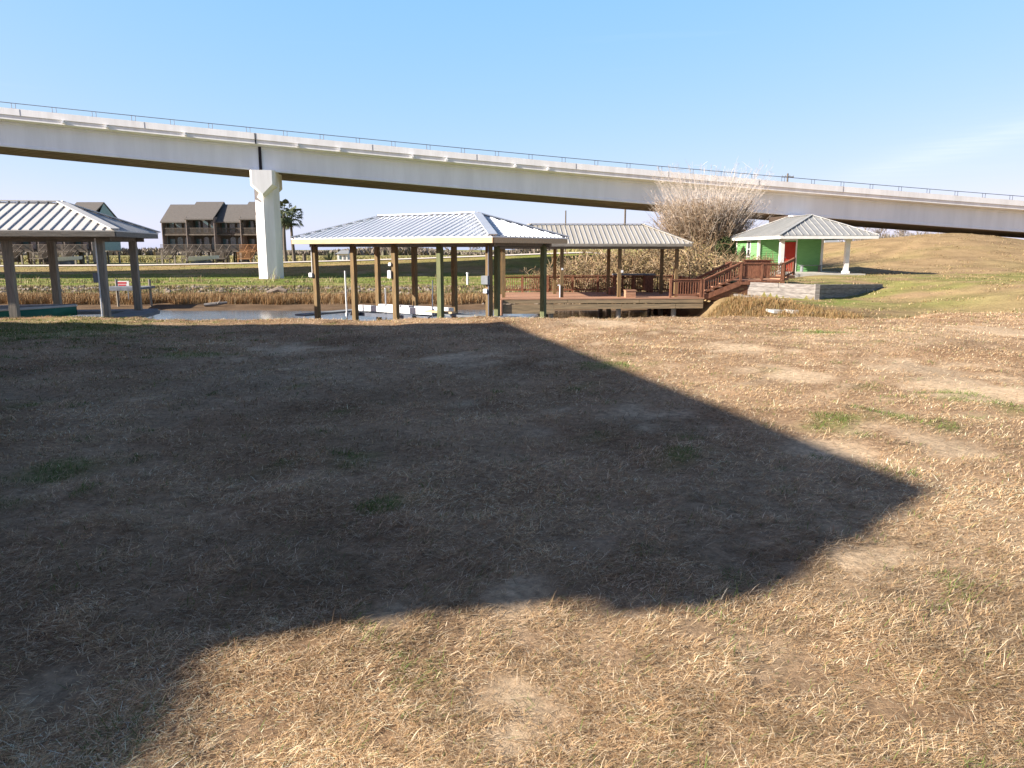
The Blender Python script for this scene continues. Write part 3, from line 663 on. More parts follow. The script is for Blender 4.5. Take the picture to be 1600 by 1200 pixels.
railing(deck, [dl(8.75, .08, DECK), dl(LDK - .12, .08, DECK)], h=.92, post_sp=2.5)
# stairs up to the landing
LZ = .05; sx0, sx1 = LDK, LDK + 1.95; sy0, sy1 = .15, 1.55
ns = 5; rs = (LZ - DECK) / ns; run = (sx1 - sx0) / ns
for k in range(ns):
    z = DECK + rs * (k + 1); mb = MB(); mb.beam(dl(sx0 + run * (k + .45), sy0, z - .025), dl(sx0 + run * (k + .45), sy1, z - .025), run + .03, .05); dw(mb, 'stair_tread', m_plank)
for y in (sy0 - .03, sy1 + .03):
    mb = MB(); mb.beam(dl(sx0 - .05, y, DECK - .06), dl(sx1, y, LZ - .16), .05, .26); dw(mb, 'stair_stringer', m_deck)
railing(deck, [dl(sx0 + .02, sy0 - .06, DECK), dl(sx1, sy0 - .06, LZ)], h=.9, post_sp=3, bottom=.2)
railing(deck, [dl(sx0 + .02, sy1 + .06, DECK), dl(sx1, sy1 + .06, LZ)], h=.9, post_sp=3, bottom=.2)
lx1 = sx1 + 2.35; ly1 = 2.2
mb = MB()
for k in range(14): y = .12 + k * (ly1 - .12) / 14; mb.beam(dl(sx1 + .02, y + .07, LZ - .02), dl(lx1, y + .07, LZ - .02), .14, .04)
dw(mb, 'landing_floor', m_plank)
mb = MB(); mb.beam(dl(sx1, .10, LZ - .13), dl(lx1, .10, LZ - .13), .05, .2); dw(mb, 'landing_edge', m_deck)
# solid board skirt under the stairs
mb = MB()
for k in range(5):
    z0 = -.98 + k * .19; xl = LDK + .15 + max(0, (z0 + .2 - DECK) / (LZ - DECK)) * 1.95
    mb.beam(dl(min(xl, sx1 - .1), .22, z0 + .09), dl(sx1 + .55, .22, z0 + .09), .04, .183)
dw(mb, 'skirt_boards', M('stained_skirt_boards', (.21,.10,.055), (.15,.07,.04), scale=2, stretch=(1,1,6)))
railing(deck, [dl(sx1 + .03, .12, LZ), dl(lx1 - .1, .12, LZ)], h=.86, post_sp=1.1, sp=.10)
# board parapet at the back of the landing
mb = MB()
for k in range(15): x = sx1 + 1.0 + k * .10; mb.beam(dl(x, ly1, LZ + .02), dl(x, ly1, LZ + .97), .094, .025, up=(0, 1, 0))
mb.beam(dl(sx1 + .9, ly1, LZ + .99), dl(sx1 + 2.6, ly1, LZ + .99), .14, .04); dw(mb, 'board_screen', m_deck)
railing(deck, [dl(sx1, ly1, LZ), dl(sx1 + .95, ly1, LZ)], h=.86, post_sp=2)
railing(deck, [dl(lx1 - .05, .15, LZ), dl(lx1 + .75, .75, LZ + .25)], h=.86, post_sp=2, sp=.16)
for k in range(2): mb = MB(); mb.beam(dl(lx1 + .15 + .32 * k, .3, LZ + .03 + .12 * k), dl(lx1 + .15 + .32 * k, 1.9, LZ + .03 + .12 * k), .33, .14); dw(mb, 'top_step', m_plank)

pv_c = dl(4.7, 2.15, DECK); LP, WP = 10.2, 4.2
pav = thing('pavilion', 'open pavilion with dull grey tin hip roof standing on the wooden deck', 'pavilion', pv_c, angD)
hip_roof(pav, LP, WP, 1.90 - DECK, 1.0, m_roofd, m_rib, m_fasg, .245, rw=.026, rh=.03, fas=.11)
pp_ = [(x - 4.7, -1.45) for x in (.2, 3.2, 6.2, 9.2)] + [(x - 4.7, 1.45) for x in (.2, 3.2, 6.2, 9.2)]
posts(pav, pp_, .17, 0, 1.70 - DECK, m_post)
mb = MB(); mb.tube([(-1.6, -1.56, 0), (-1.6, -1.56, .62)], .03, 6); mb.tube([(-1.6, -1.56, .62), (-1.72, -1.56, .62)], .03, 6); mb.build('standpipe', m_pvc, pav)
ebox(pav, 1.62, -1.5, 1.25, .10, .10, .14); ebox(pav, -1.5, -1.57, 1.4, .08, .08, .1)
def planter(px, Y, wd, dp, h, label, m):
    p = at(px, 466, Y); t = thing('wooden_box', label, 'box', (p.x, p.y, DECK + .002), angD); mb = MB()
    for k in range(4): z = k * h / 4; mb.box(-wd/2, wd/2, -dp/2, -dp/2 + .03, z, z + h/4 - .008); mb.box(-wd/2, wd/2, dp/2 - .03, dp/2, z, z + h/4 - .008); mb.box(-wd/2, -wd/2 + .03, -dp/2 + .031, dp/2 - .031, z, z + h/4 - .008); mb.box(wd/2 - .03, wd/2, -dp/2 + .031, dp/2 - .031, z, z + h/4 - .008)
    mb.build('sides', m, t); mb = MB(); mb.box(-wd/2 - .03, wd/2 + .03, -dp/2 - .03, dp/2 + .03, h, h + .04); mb.build('lid', m, t)
planter(984, 38.9, .52, .45, .34, 'light brown wooden box at the front edge of the deck beside a post', m_plank)
planter(956, 41.2, .34, .34, .36, 'small dark brown wooden box near the back railing of the deck', m_deck)
p = dl(8.0, 4.95, DECK); ctr = thing('counter', 'long grey topped counter along the back railing of the deck', 'counter', p, angD)
mb = MB(); mb.box(-1.25, 1.15, -.28, .28, .98, 1.06); mb.build('counter_top', m_dock, ctr)
for x in (-1.15, -.05, 1.0):
    for y in (-.2, .2): mb = MB(); mb.box(x - .045, x + .045, y - .045, y + .045, 0, .98); mb.build('leg', m_deck, ctr)
mb = MB(); mb.box(.55, 1.0, -.24, .24, .1, .975); mb.build('cabinet', m_deck, ctr)

# ------------------------------------------------------------------ retaining wall, border
rw = thing('retaining_wall', 'silvery weathered timber retaining wall below the green hut', 'wall', (*WC, -1.2))
def wall_leg(P, Q, zt0, zt1, name, th=.2):
    P = Vector((*P, 0)); Q = Vector((*Q, 0)); mb = MB(); n = 5; rng = random.Random(9)
    for k in range(n):
        d0, d1 = k * .22, (k + 1) * .22; cut = [0, rng.uniform(.2, .8), 1]
        for a, b in zip(cut[:-1], cut[1:]):
            p = P.lerp(Q, a); q = P.lerp(Q, b - .003); j = rng.uniform(-.03, .03); nn = (Q - P).normalized().cross(Vector((0, 0, 1)))
            za = zt0 + (zt1 - zt0) * a; zb = zt0 + (zt1 - zt0) * b
            mb.beam(p + nn * j + Vector((0, 0, za - d0 - .105)), q + nn * j + Vector((0, 0, zb - d0 - .105)), th, .21)
    return mb.build(name, m_grey, rw, world=True)
wall_leg((WL[0], WL[1]), (WC[0], WC[1]), -.06, -.06, 'timber_wall')
off = Vector((WR[0]-WC[0], WR[1]-WC[1], 0)).normalized()
wall_leg((WC[0] + off.x * .12, WC[1] + off.y * .12), WR, -.06, -.24, 'timber_wall')
mb = MB(); mb.box(WC[0] - .13, WC[0] + .09, WC[1] - .13, WC[1] + .05, -1.1, -.03); mb.build('corner_post', m_grey, rw, world=True)
bd = thing('timber_border', 'low weathered timber edging on the grass in front of the retaining wall', 'edging', (11.9, 37, -.8))
pts = [(11.5, 40.2), (11.75, 37.6), (12.0, 35.2), (12.35, 33.6)]
for (a, b), (c, d) in zip(pts[:-1], pts[1:]):
    mb = MB(); mb.beam((a, b, float(height(a, b)) + .07), (c, d, float(height(c, d)) + .07), .22, .17); mb.build('timber', m_grey, bd, world=True)
pv = thing('paving_strip', 'pale concrete strip at the inlet edge in front of the retaining wall', 'paving', (11.2, 29.5, -.8))
for k in range(4):
    x = 10.9 + k * .35; y = 30.8 - k * 1.1; mb = MB(); mb.box(x - .3, x + .3, y - .5, y + .5, float(height(x, y)) - .05, float(height(x, y)) + .06); mb.build('paver', m_slab, pv, world=True)

# ------------------------------------------------------------------ green hut
HZ = .08
hut = thing('hut', 'bright green hut with red door, white posts and grey hip roof', 'hut', (19.5, 53.0, HZ))
wx0, wx1, wy0, wy1, wh = -2.3, 2.1, 0.0, 5.0, 2.38
mb = MB(); mb.box(-2.75, 3.0, -4.9, 5.2, -.35, 0.0); mb.build('slab', m_slab, hut)
def lap(name, P, Q, gaps=()):            # lap siding wall from P to Q, outward normal to the right of P->Q
    P = Vector((*P, 0)); Q = Vector((*Q, 0)); d = (Q - P); L = d.length; d.normalize(); nrm = d.cross(Vector((0, 0, 1))); mb = MB(); n = 15; h = wh / n
    for k in range(n):
        segs = [(0, L)]
        for g0, g1, z0, z1 in gaps:
            if z0 < (k + .5) * h < z1: segs = [q for a, b in segs for q in ((a, min(b, g0)), (max(a, g1), b)) if q[1] - q[0] > .01]
        for a, b in segs:
            p, q = P + d * a, P + d * b; z0, z1 = k * h, (k + 1) * h
            vs = [p + nrm * .035, q + nrm * .035, q - nrm * .06, p - nrm * .06, p + nrm * .012, q + nrm * .012, q - nrm * .06, p - nrm * .06]
            vs = [v + Vector((0, 0, z0 if i < 4 else z1 - .001)) for i, v in enumerate(vs)]
            mb.add(vs, [(0,3,2,1),(4,5,6,7),(0,1,5,4),(1,2,6,5),(2,3,7,6),(3,0,4,7)])
    return mb.build(name, m_green, hut)
dx0, dx1 = -.52, .26
lap('wall', (wx0, wy0), (wx1, wy0), [(dx0 - .09 - wx0, dx1 + .09 - wx0, 0, 2.13)])
lap('wall', (wx1, wy0 + .07), (wx1, wy1)); lap('wall', (wx1 - .07, wy1), (wx0 + .07, wy1)); 
lap('wall', (wx0, wy1), (wx0, wy0 + .07), [(wy1 - 2.1 - .45, wy1 - 2.1 + .45, 1.0, 2.15)])
for x, y in ((wx0, wy0), (wx1, wy0), (wx0, wy1), (wx1, wy1)): mb = MB(); sg = 1 if x > 0 else -1; sy = 1 if y > 0 else -1; mb.box(x - .08, x + .08, y - .08, y + .08, 0, wh - .01); mb.build('corner_trim', m_white, hut)
mb = MB(); mb.box(dx0, dx1, -.02, .03, .02, 2.04)
door = mb.build('door', m_red, hut)
mb = MB(); mb.box(dx0 - .1, dx0 - .002, -.06, .04, 0, 2.14); mb.box(dx1 + .002, dx1 + .1, -.06, .04, 0, 2.14); mb.box(dx0 - .1, dx1 + .1, -.062, .04, 2.142, 2.24); mb.build('door_frame', m_white, door)
mb = MB(); mb.tube([(dx0 + .08, -.02, .98), (dx0 + .08, -.09, .98)], [.025, .035], 8); mb.build('handle', m_steel, door)
yc = 2.1; mb = MB(); mb.box(wx0 - .02, wx0 + .03, yc - .32, yc + .32, 1.05, 2.05); win = mb.build('window', m_glass, hut)
mb = MB()
for a, b, c, d in ((yc - .42, yc - .322, .95, 2.15), (yc + .322, yc + .42, .95, 2.15), (yc - .321, yc + .321, 2.052, 2.15), (yc - .321, yc + .321, .95, 1.048), (yc - .321, yc + .321, 1.53, 1.58)): mb.box(wx0 - .065, wx0 + .05, a, b, c, d)
mb.build('window_frame', m_white, win)
a0, a1, b0, b1 = -2.75, 3.45, -5.35, 5.6; ze, zr = 2.40, 3.76
mb = MB(); hw = (a1 - a0) / 2; cx = (a0 + a1) / 2
top = [(a0,b0,ze),(a1,b0,ze),(a1,b1,ze),(a0,b1,ze),(cx,b0+hw,zr),(cx,b1-hw,zr)]; bot = [(x, y, z - .04) for x, y, z in top]
mb.add(top + bot, [(0,1,4),(1,2,5,4),(2,3,5),(3,0,4,5),(6,7,10),(7,8,11,10),(8,9,11),(9,6,10,11),(0,6,7,1),(1,7,8,2),(2,8,9,3),(3,9,6,0)])
hroof = mb.build('roof', m_roofh, hut)
mb = MB(); k = 0; sp = .42
for i in range(-7, 8):
    x = cx + i * sp; t = (hw - abs(i * sp)) / hw
    for yb, sg in ((b0, 1), (b1, -1)): mb.beam((x, yb, ze), (x, yb + sg * hw * t, ze + (zr - ze) * t), .045, .04, dz=.02)
y = b0 + .2
while y < b1:
    t = min(1, (y - b0) / hw, (b1 - y) / hw)
    if t > .05:
        for xe, sg in ((a0, 1), (a1, -1)): mb.beam((xe, y, ze), (xe + sg * hw * t, y, ze + (zr - ze) * t), .045, .04, dz=.02)
    y += sp
mb.build('roof_seams', m_roofh, hroof)
mb = MB()
for p, q in ((top[4], top[5]), (top[4], top[0]), (top[4], top[1]), (top[5], top[2]), (top[5], top[3])): mb.beam(p, q, .2, .03, dz=.05)
mb.build('ridge_cap', m_roofh, hroof)
for p, q in (((a0+.02,b0+.02),(a1-.02,b0+.02)), ((a1-.02,b0+.05),(a1-.02,b1-.05)), ((a1-.02,b1-.02),(a0+.02,b1-.02)), ((a0+.02,b1-.05),(a0+.02,b0+.05))):
    mb = MB(); mb.beam((*p, ze - .13), (*q, ze - .13), .04, .17); mb.build('fascia', m_white, hut)
mb = MB(); mb.box(a0 + .06, a1 - .06, b0 + .06, b1 - .06, ze - .14, ze - .1); mb.build('porch_ceiling', m_white, hut)
first = None
for x, y in ((-2.2, -4.25), (2.0, -4.25)):
    mb = MB(); mb.box(x - .13, x + .13, y - .13, y + .13, 0, ze - .15); mb.box(x - .19, x + .19, y - .19, y + .19, .003, .16); mb.box(x - .18, x + .18, y - .18, y + .18, ze - .30, ze - .151); mb.build('porch_post', m_white, hut)
bn = thing('bench', 'dark low bench against the green hut wall right of the red door', 'bench', (20.75, 52.6, HZ + .003))
mb = MB()
for k in range(3): mb.box(-.75, .75, -.24 + k * .15, -.11 + k * .15, .42, .46)
mb.build('seat', m_dock, bn)
for x in (-.62, .62): mb = MB(); mb.box(x - .04, x + .04, -.2, .18, 0, .42); mb.build('leg', m_dock, bn)

# ------------------------------------------------------------------ townhouse rows
def townhouses(root_loc, label, first_orange):
    T = thing('townhouse_row', label, 'townhouses', root_loc, R(-1), 'grey townhouse rows across the canal'); UW = 4.6; g0 = 2.25
    fl = [g0, g0 + 2.75, g0 + 5.4]
    for i in range(4):
        x0, x1 = i * UW, (i + 1) * UW; hi = i % 2; ff = -.9 if hi else 0; ez = 7.4 + .45 * hi; rz = ez + 2.75; dpt = 8.4
        # wall (rear of the balconies) with windows
        mb = MB(); mb.box(x0 + .1, x1 - .1, 1.5, dpt, g0, ez); W_ = mb.build('wall', m_cwall, T)
        for lv in (0, 1):
            z = fl[lv] + .25
            for a, b in ((.5, 1.35), (1.8, 2.7), (3.15, 4.1)):
                mb = MB(); mb.box(x0 + a, x0 + b, 1.42, 1.49, z, z + 1.7)
                if lv or a > 1: 
                    c = x0 + (a + b) / 2; r = (b - a) / 2; n = 8
                    pl = [(c + r * math.cos(math.pi * k / n), z + 1.7 + r * .8 * math.sin(math.pi * k / n)) for k in range(n + 1)]
                    mb.add([(x, 1.42, zz) for x, zz in pl] + [(x, 1.49, zz) for x, zz in pl], [tuple(range(n + 1)), tuple(range(n + 1, 2*n + 2))])
                mb.build('window', m_wglass, T)
        # fins between the units
        for xx in (x0, x1 - .0):
            mb = MB(); mb.box(xx - (.11 if xx == x0 else .0), xx + (.0 if xx == x0 else .11), ff - .1, 1.49, .3 if hi else g0, ez); mb.build('party_wall', m_fin, T)
        # balconies
        for lv in (0, 1):
            z = fl[lv]; mat = m_cora if (first_orange and i == 3 and lv == 0) else m_crail
            mb = MB(); mb.box(x0 + .02, x1 - .02, ff + .02 if lv else ff - 1.4, 1.48, z - .22, z); bal = mb.build('balcony', mat, T)
            yf = ff + .08 if lv else ff - 1.35; mb = MB()
            mb.box(x0 + .05, x1 - .05, yf - .03, yf + .03, z + .95, z + 1.02); mb.box(x0 + .05, x1 - .05, yf - .02, yf + .02, z + .1, z + .16)
            k = int((UW - .1) / .16)
            for q in range(k): xx = x0 + .08 + q * .16; mb.box(xx - .025, xx + .025, yf - .018, yf + .018, z + .162, z + .948)
            mb.build('balcony_rail', mat, bal)
        # stair from the lower balcony
        mat = m_cora if (first_orange and i == 3) else m_crail
        mb = MB(); sx = x0 + 1.5
        for sg in (0, 1): mb.beam((sx + sg * 1.3, ff - 1.45, g0 - .05), (sx + sg * 1.3, ff - 3.4, g0 - 1.25), .08, .26); mb.beam((sx + sg * 1.3, ff - 1.45, g0 + .95), (sx + sg * 1.3, ff - 3.4, g0 - .25), .08, .1)
        for q in range(6): mb.box(sx, sx + 1.3, ff - 1.5 - q * .32 - .3, ff - 1.5 - q * .32, g0 - .1 - q * .2 - .05, g0 - .1 - q * .2)
        mb.build('stair', mat, T)
        mb = MB(); mb.box(x0 + .9, x1 - 1.4, ff - 5.0, ff - 3.42, g0 - 1.4, g0 - 1.25); mb.box(x0 + .9, x1 - 1.4, ff - 5.0, ff - 4.95, g0 - .35, g0 - .27)
        for q in range(12): xx = x0 + .95 + q * .18; mb.box(xx, xx + .06, ff - 5.0, ff - 4.96, g0 - 1.25, g0 - .36)
        mb.build('lower_deck', mat, T)
        for xx in (x0 + .15, x0 + UW/2, x1 - .25):
            for yy in (ff - 1.2, 3.5, 8.0): mb = MB(); mb.box(xx - .13, xx + .13, yy - .13, yy + .13, -.8, g0 - .225); mb.build('pile', m_postw, T)
        for xx in (x0 + 1.0, x1 - 1.5): mb = MB(); mb.box(xx - .08, xx + .08, ff - 4.9, ff - 4.74, -.8, g0 - 1.405); mb.build('pile', mat, T)
        # roof: ridge parallel to the front
        mb = MB(); a, b, r = ff - .45, dpt + .4, dpt * .47; e = .12
        vs = []
        for xx in (x0 - .12, x1 + .12): vs += [(xx, a, ez - .35), (xx, r, rz), (xx, b, ez - .35), (xx, b, ez - .55), (xx, r, rz - .22), (xx, a, ez - .55)]
        mb.add(vs, [(0,1,7,6),(1,2,8,7),(2,3,9,8),(3,4,10,9),(4,5,11,10),(5,0,6,11),(0,5,4,1),(1,4,3,2),(6,7,10,11),(7,8,9,10)]); mb.build('roof', m_shing, T)
        # gable walls
        for xx, tk in ((x0, .08), (x1 - .08, .08)):
            mb = MB(); pl = [(1.45, g0), (1.45, ez - .4), (r, rz - .23), (dpt, ez - .5), (dpt, g0)]
            mb.add([(xx, y, z) for y, z in pl] + [(xx + tk, y, z) for y, z in pl], [tuple(range(5)), tuple(range(5, 10))] + [(k, (k+1) % 5, 5+(k+1) % 5, 5+k) for k in range(5)]); mb.build('gable_wall', m_cteal, T)
    return T
gx = at(258, 410, 130); gz = float(height(gx.x + 8, 131))
townhouses((gx.x, 130, gz), 'weathered townhouse row on stilts with orange lower deck, left of the bridge pier', True)
gx2 = at(-14, 410, 131)
townhouses((gx2.x, 131, gz), 'weathered townhouse row on stilts seen beneath the left boathouse roof', False)

# parked boat trailer / car shapes under the rows
def under_boat(px, Y, m, label, name='moored_boat'):
    p = at(px, 408, Y); z = float(height(p.x, p.y)); t = thing(name, label, 'boat', (p.x, p.y, z + .25), R(20)); vs = []; fs = []
    for i in range(8):
        s = i / 7; hw = .9 * (1 - s ** 3) + .03; vs += [(-2.2 + 4.6*s, -hw, .95 + .2*s), (-2.2 + 4.6*s, -hw*.7, .35 + .3*s*s), (-2.2 + 4.6*s, 0, .2 + .5*s*s), (-2.2 + 4.6*s, hw*.7, .35 + .3*s*s), (-2.2 + 4.6*s, hw, .95 + .2*s)]
        if i:
            for k in range(4): a = (i-1)*5 + k; fs.append((a, a+1, a+6, a+5))
            a = (i-1)*5; fs.append((a, a+5, a+9, a+4))
    fs.append((0,1,2,3,4)); mb = MB(); mb.add(vs, fs); mb.build('hull', m, t, smooth=False)
    mb = MB(); mb.box(-1.9, 1.2, -.08, .08, -.2, .36)
    for x in (-1, .6): mb.tube([(x, -.8, 0), (x, -.95, 0)], .3, 10); mb.tube([(x, .8, 0), (x, .95, 0)], .3, 10); mb.box(x-.05, x+.05, -.8, .8, -.05, .05)
    mb.build('trailer', m_steel, t)
under_boat(318, 122, m_boatw, 'white boat on a trailer in front of the right townhouse row')
under_boat(103, 122, m_boatw, 'white boat on a trailer in front of the left townhouse row')

# ------------------------------------------------------------------ palms
def palm(px, Y, h, label, seed):
    rng = random.Random(seed); p = at(px, 409, Y); z = float(height(p.x, p.y)) - .2
    t = thing('palm_tree', label, 'palm tree', (p.x, p.y, z), 0, 'fan palms beside the bridge pier')
    mb = MB(); ps = [(.12 * math.sin(k * .5 + seed), 0, h * k / 8) for k in range(9)]; mb.tube(ps, [.34 - .022 * k for k in range(9)], 8); mb.build('trunk', m_bark, t)
    mb = MB(); top = Vector(ps[-1])
    for k in range(40):
        az = rng.uniform(0, 6.28); el = rng.uniform(-1.15, 1.25); L = rng.uniform(1.0, 1.7)
        d = Vector((math.cos(az) * math.cos(el), math.sin(az) * math.cos(el), math.sin(el))); e = top + d * L; s = d.cross(Vector((0, 0, 1))).normalized(); u = s.cross(d)
        mb.beam(top, e, .05, .03); n = 9; R_ = rng.uniform(.75, 1.1)
        for q in range(n):
            th = (q - (n-1)/2) * .30; v = (d * math.cos(th) + s * math.sin(th)); tip = e + v * R_ + Vector((0, 0, -.28 * R_ * (1 + abs(th)))); w2 = v.cross(u).normalized() * .10
            md = e + v * R_ * .55; mb.add([e, md + w2, tip, md - w2], [(0,1,2,3)])
    mb.build('crown', m_frond, t)
palm(447, 124, 8.3, 'fan palm closest behind the bridge pier, its crown partly hidden', 3)
palm(459, 126, 7.6, 'fan palm with full ragged crown a little right of the bridge pier', 8)
def yucca(px, Y):
    p = at(px, 402, Y); z = float(height(p.x, p.y)); t = thing('palmetto', 'low spiky palmetto beside the white shed beyond the path', 'plant', (p.x, p.y, z)); mb = MB(); rng = random.Random(2)
    for k in range(70):
        az = rng.uniform(0, 6.28); el = rng.uniform(.1, 1.3); d = Vector((math.cos(az)*math.cos(el), math.sin(az)*math.cos(el), math.sin(el))); s = d.cross(Vector((0,0,1))).normalized() * .09
        mb.add([-s, s, d * rng.uniform(1.6, 2.4) + s*.1, d * 2.0 - s*.1], [(0,1,2,3)])
    mb.build('fronds', m_frond, t)
yucca(515, 125)

# ------------------------------------------------------------------ woody plants
def twigs(rng, base, nst, h, spread, rad, twig=5, curve=.5, lens=.5):
    """many slender stems with side twigs as thin triangular tubes; returns V, quads, cols arrays"""
    V = []; Q = []; C = []
    def seg(pts, rs, col):
        n0 = len(V)
        for i, p in enumerate(pts):
            d = (pts[min(i+1, len(pts)-1)] - pts[max(i-1, 0)]); d.normalize(); a = d.orthogonal().normalized(); b = d.cross(a)
            for k in range(3): t = k * 2.094; V.append(p + (a * math.cos(t) + b * math.sin(t)) * rs[i]); C.append(col)
        for i in range(len(pts) - 1):
            for k in range(3): k2 = (k+1) % 3; Q.append((n0+i*3+k, n0+i*3+k2, n0+i*3+3+k2, n0+i*3+3+k))
    for s in range(nst):
        az = rng.uniform(0, 6.28); r0 = base * math.sqrt(rng.random()); p0 = Vector((math.cos(az)*r0, math.sin(az)*r0, -.1))
        hh = h * rng.uniform(.55, 1.0); out = spread * (rng.random() ** .7); a2 = az + rng.gauss(0, .5)
        pts = []
        for k in range(5):
            t = k / 4; pts.append(p0 + Vector((math.cos(a2), math.sin(a2), 0)) * out * t ** (1 + curve) + Vector((rng.gauss(0, .05), rng.gauss(0, .05), hh * t)))
        r1 = rad * rng.uniform(.6, 1.2)
        yield pts, r1, seg
    return
def plant_mesh(name, V, Q, C, m, parent): return npmesh(name, np.array([tuple(v) for v in V]), None, m, np.array(C), parent, quad=np.array(Q))
def gen(rng, base, nst, h, spread, rad, pal, palt, tw, tl, curve=.5, tmin=.3, right=1):
    V = []; Q = []; C = []
    def seg(pts, rs, col):
        n0 = len(V)
        for i, p in enumerate(pts):
            d = (pts[min(i+1, len(pts)-1)] - pts[max(i-1, 0)]).normalized(); a = d.orthogonal().normalized(); b = d.cross(a)
            for k in range(3): t = k * 2.094; V.append(p + (a * math.cos(t) + b * math.sin(t)) * rs[i]); C.append(col)
        for i in range(len(pts) - 1):
            for k in range(3): k2 = (k+1) % 3; Q.append((n0+i*3+k, n0+i*3+k2, n0+i*3+3+k2, n0+i*3+3+k))
    for s in range(nst):
        az = rng.uniform(0, 6.28); r0 = base * math.sqrt(rng.random()); p0 = Vector((math.cos(az)*r0, math.sin(az)*r0, -.1))
        hh = h * rng.uniform(.55, 1.0); out = spread * (rng.random() ** .7); a2 = az + rng.gauss(0, .5)
        if math.cos(a2) > 0: out *= right
        pts = [p0 + Vector((math.cos(a2), math.sin(a2), 0)) * out * (k/4) ** (1 + curve) + Vector((rng.gauss(0, .05) * h * .3, rng.gauss(0, .05) * h * .3, hh * k / 4)) for k in range(5)]
        r1 = rad * rng.uniform(.6, 1.2); c = np.array(rng.choice(pal)) * rng.uniform(.75, 1.25)
        seg(pts, [r1, r1*.9, r1*.75, r1*.55, r1*.3], c)
        for q in range(tw):
            t = rng.uniform(tmin, 1) * 4; i = min(3, int(t)); p = pts[i].lerp(pts[i+1], t - i)
            d = Vector((rng.gauss(0, 1), rng.gauss(0, 1), rng.uniform(-.2, 1.6))).normalized() * tl * rng.uniform(.4, 1.2)
            c2 = np.array(rng.choice(palt)) * rng.uniform(.7, 1.3); seg([p, p + d * .55 + Vector((0,0,.03)), p + d], [r1*.5, r1*.45, r1*.15], c2)
    return V, Q, C
PB = [(.36,.27,.18),(.30,.21,.13),(.42,.33,.24),(.24,.16,.10)]
PALEW = [(.60,.52,.44),(.50,.43,.36),(.68,.60,.52)]
# cane clump with pale wispy tops
cp = Vector((15.6, 61.2, 0)); cz = float(height(cp.x, cp.y)) - .1
cane = thing('cane_clump', 'tall dried cane clump with pale wispy tops between deck and green hut', 'cane', (cp.x, cp.y, cz))
rng = random.Random(11)
V, Q, C = gen(rng, 1.6, 1500, 6.3, 3.3, .030, PB, [(.44,.335,.23),(.37,.275,.185),(.50,.39,.28),(.30,.22,.145)], 18, .6, .7, .1, .8)
plant_mesh('dense_stems', V, Q, C, m_twig, cane)
V, Q, C = gen(rng, 1.5, 620, 8.9, 4.2, .019, PALEW, PALEW, 8, .5, .7, .5)
plant_mesh('pale_canes', V, Q, C, m_twig, cane)
sh = thing('evergreen_shrub', 'dark green leafy shrub against the left wall of the green hut', 'shrub', (15.75, 56.0, -.4)); rng = random.Random(5)
V, Q, C = gen(rng, .8, 60, 2.7, 1.1, .03, [(.10,.08,.05)], [(.10,.08,.05)], 4, .4, .4); plant_mesh('branches', V, Q, C, m_twig, sh)
def leaves(rng, n, rx, ry, rz, cz_, size, pal, name, parent, m):
    V = np.empty((n, 4, 3)); C = np.empty((n, 4, 3)); 
    for i in range(n):
        while True:
            p = Vector((rng.uniform(-1, 1), rng.uniform(-1, 1), rng.uniform(-1, 1)))
            if p.length < 1 and p.length > .35 + .3 * math.sin(p.x * 7 + 2) * math.sin(p.y * 6 + p.z * 5): break
        p = Vector((p.x * rx, p.y * ry, p.z * rz + cz_)); a = Vector((rng.gauss(0,1), rng.gauss(0,1), rng.gauss(0,1))).normalized(); b = a.orthogonal().normalized(); s = size * rng.uniform(.6, 1.3)
        V[i] = [p - a*s, p + b*s*.45, p + a*s, p - b*s*.45]; C[i] = np.array(rng.choice(pal)) * rng.uniform(.7, 1.3)
    return npmesh(name, V.reshape(-1, 3), None, m, C.reshape(-1, 3), parent, quad=np.arange(n * 4).reshape(-1, 4))
leaves(rng, 3600, .85, .9, 1.45, 1.5, .10, [(.045,.065,.025),(.06,.08,.03),(.035,.05,.02),(.09,.10,.04)], 'foliage', sh, m_twig)
# dry shrubs behind the deck
protos = []
rng = random.Random(21)
for v in range(3):
    t = thing('dry_shrub', 'x', 'shrub', (0, 0, -50), 0, 'dry brown shrubs behind the deck')
    V, Q, C = gen(rng, .55, 70, 1.7, 1.1, .022, PB, [(.36,.26,.15),(.30,.20,.11),(.42,.32,.20),(.24,.18,.09)], 16, .42, .5, .1); plant_mesh('branches', V, Q, C, m_twig, t)
    leaves(rng, 1300, 1.15, 1.1, .75, .85, .042, [(.33,.24,.12),(.26,.18,.09),(.24,.22,.08),(.38,.28,.16)], 'foliage', t, m_twig); protos.append(t)
spots = [(4.0,47.4,1.1),(5.6,48.6,1.25),(6.8,46.9,1.15),(8.2,48.3,1.35),(9.4,46.6,1.1),(10.6,48.0,1.45),(2.6,48.8,.9),(7.4,51.0,1.4),(9.6,51.2,1.5),(11.4,46.2,1.3),(5.0,51.8,1.2),(11.2,52.0,1.6),(3.4,51.0,.85),(9.0,45.2,.8),(14.9,46.6,.9),(10.6,45.2,1.0),(12.3,45.4,1.1)]
SL = ['lowest brown shrub row behind the deck railing', 'dry brown shrub rising behind the pavilion posts']
names = ['dry brown shrub behind the %s' % q for q in ('second pavilion post, close to the back railing', 'deck railing between the second and third posts', 'dark box on the deck, near the railing', 'grey counter, close to the water', 'right end of the grey counter', 'right pavilion post beside the cane clump')]
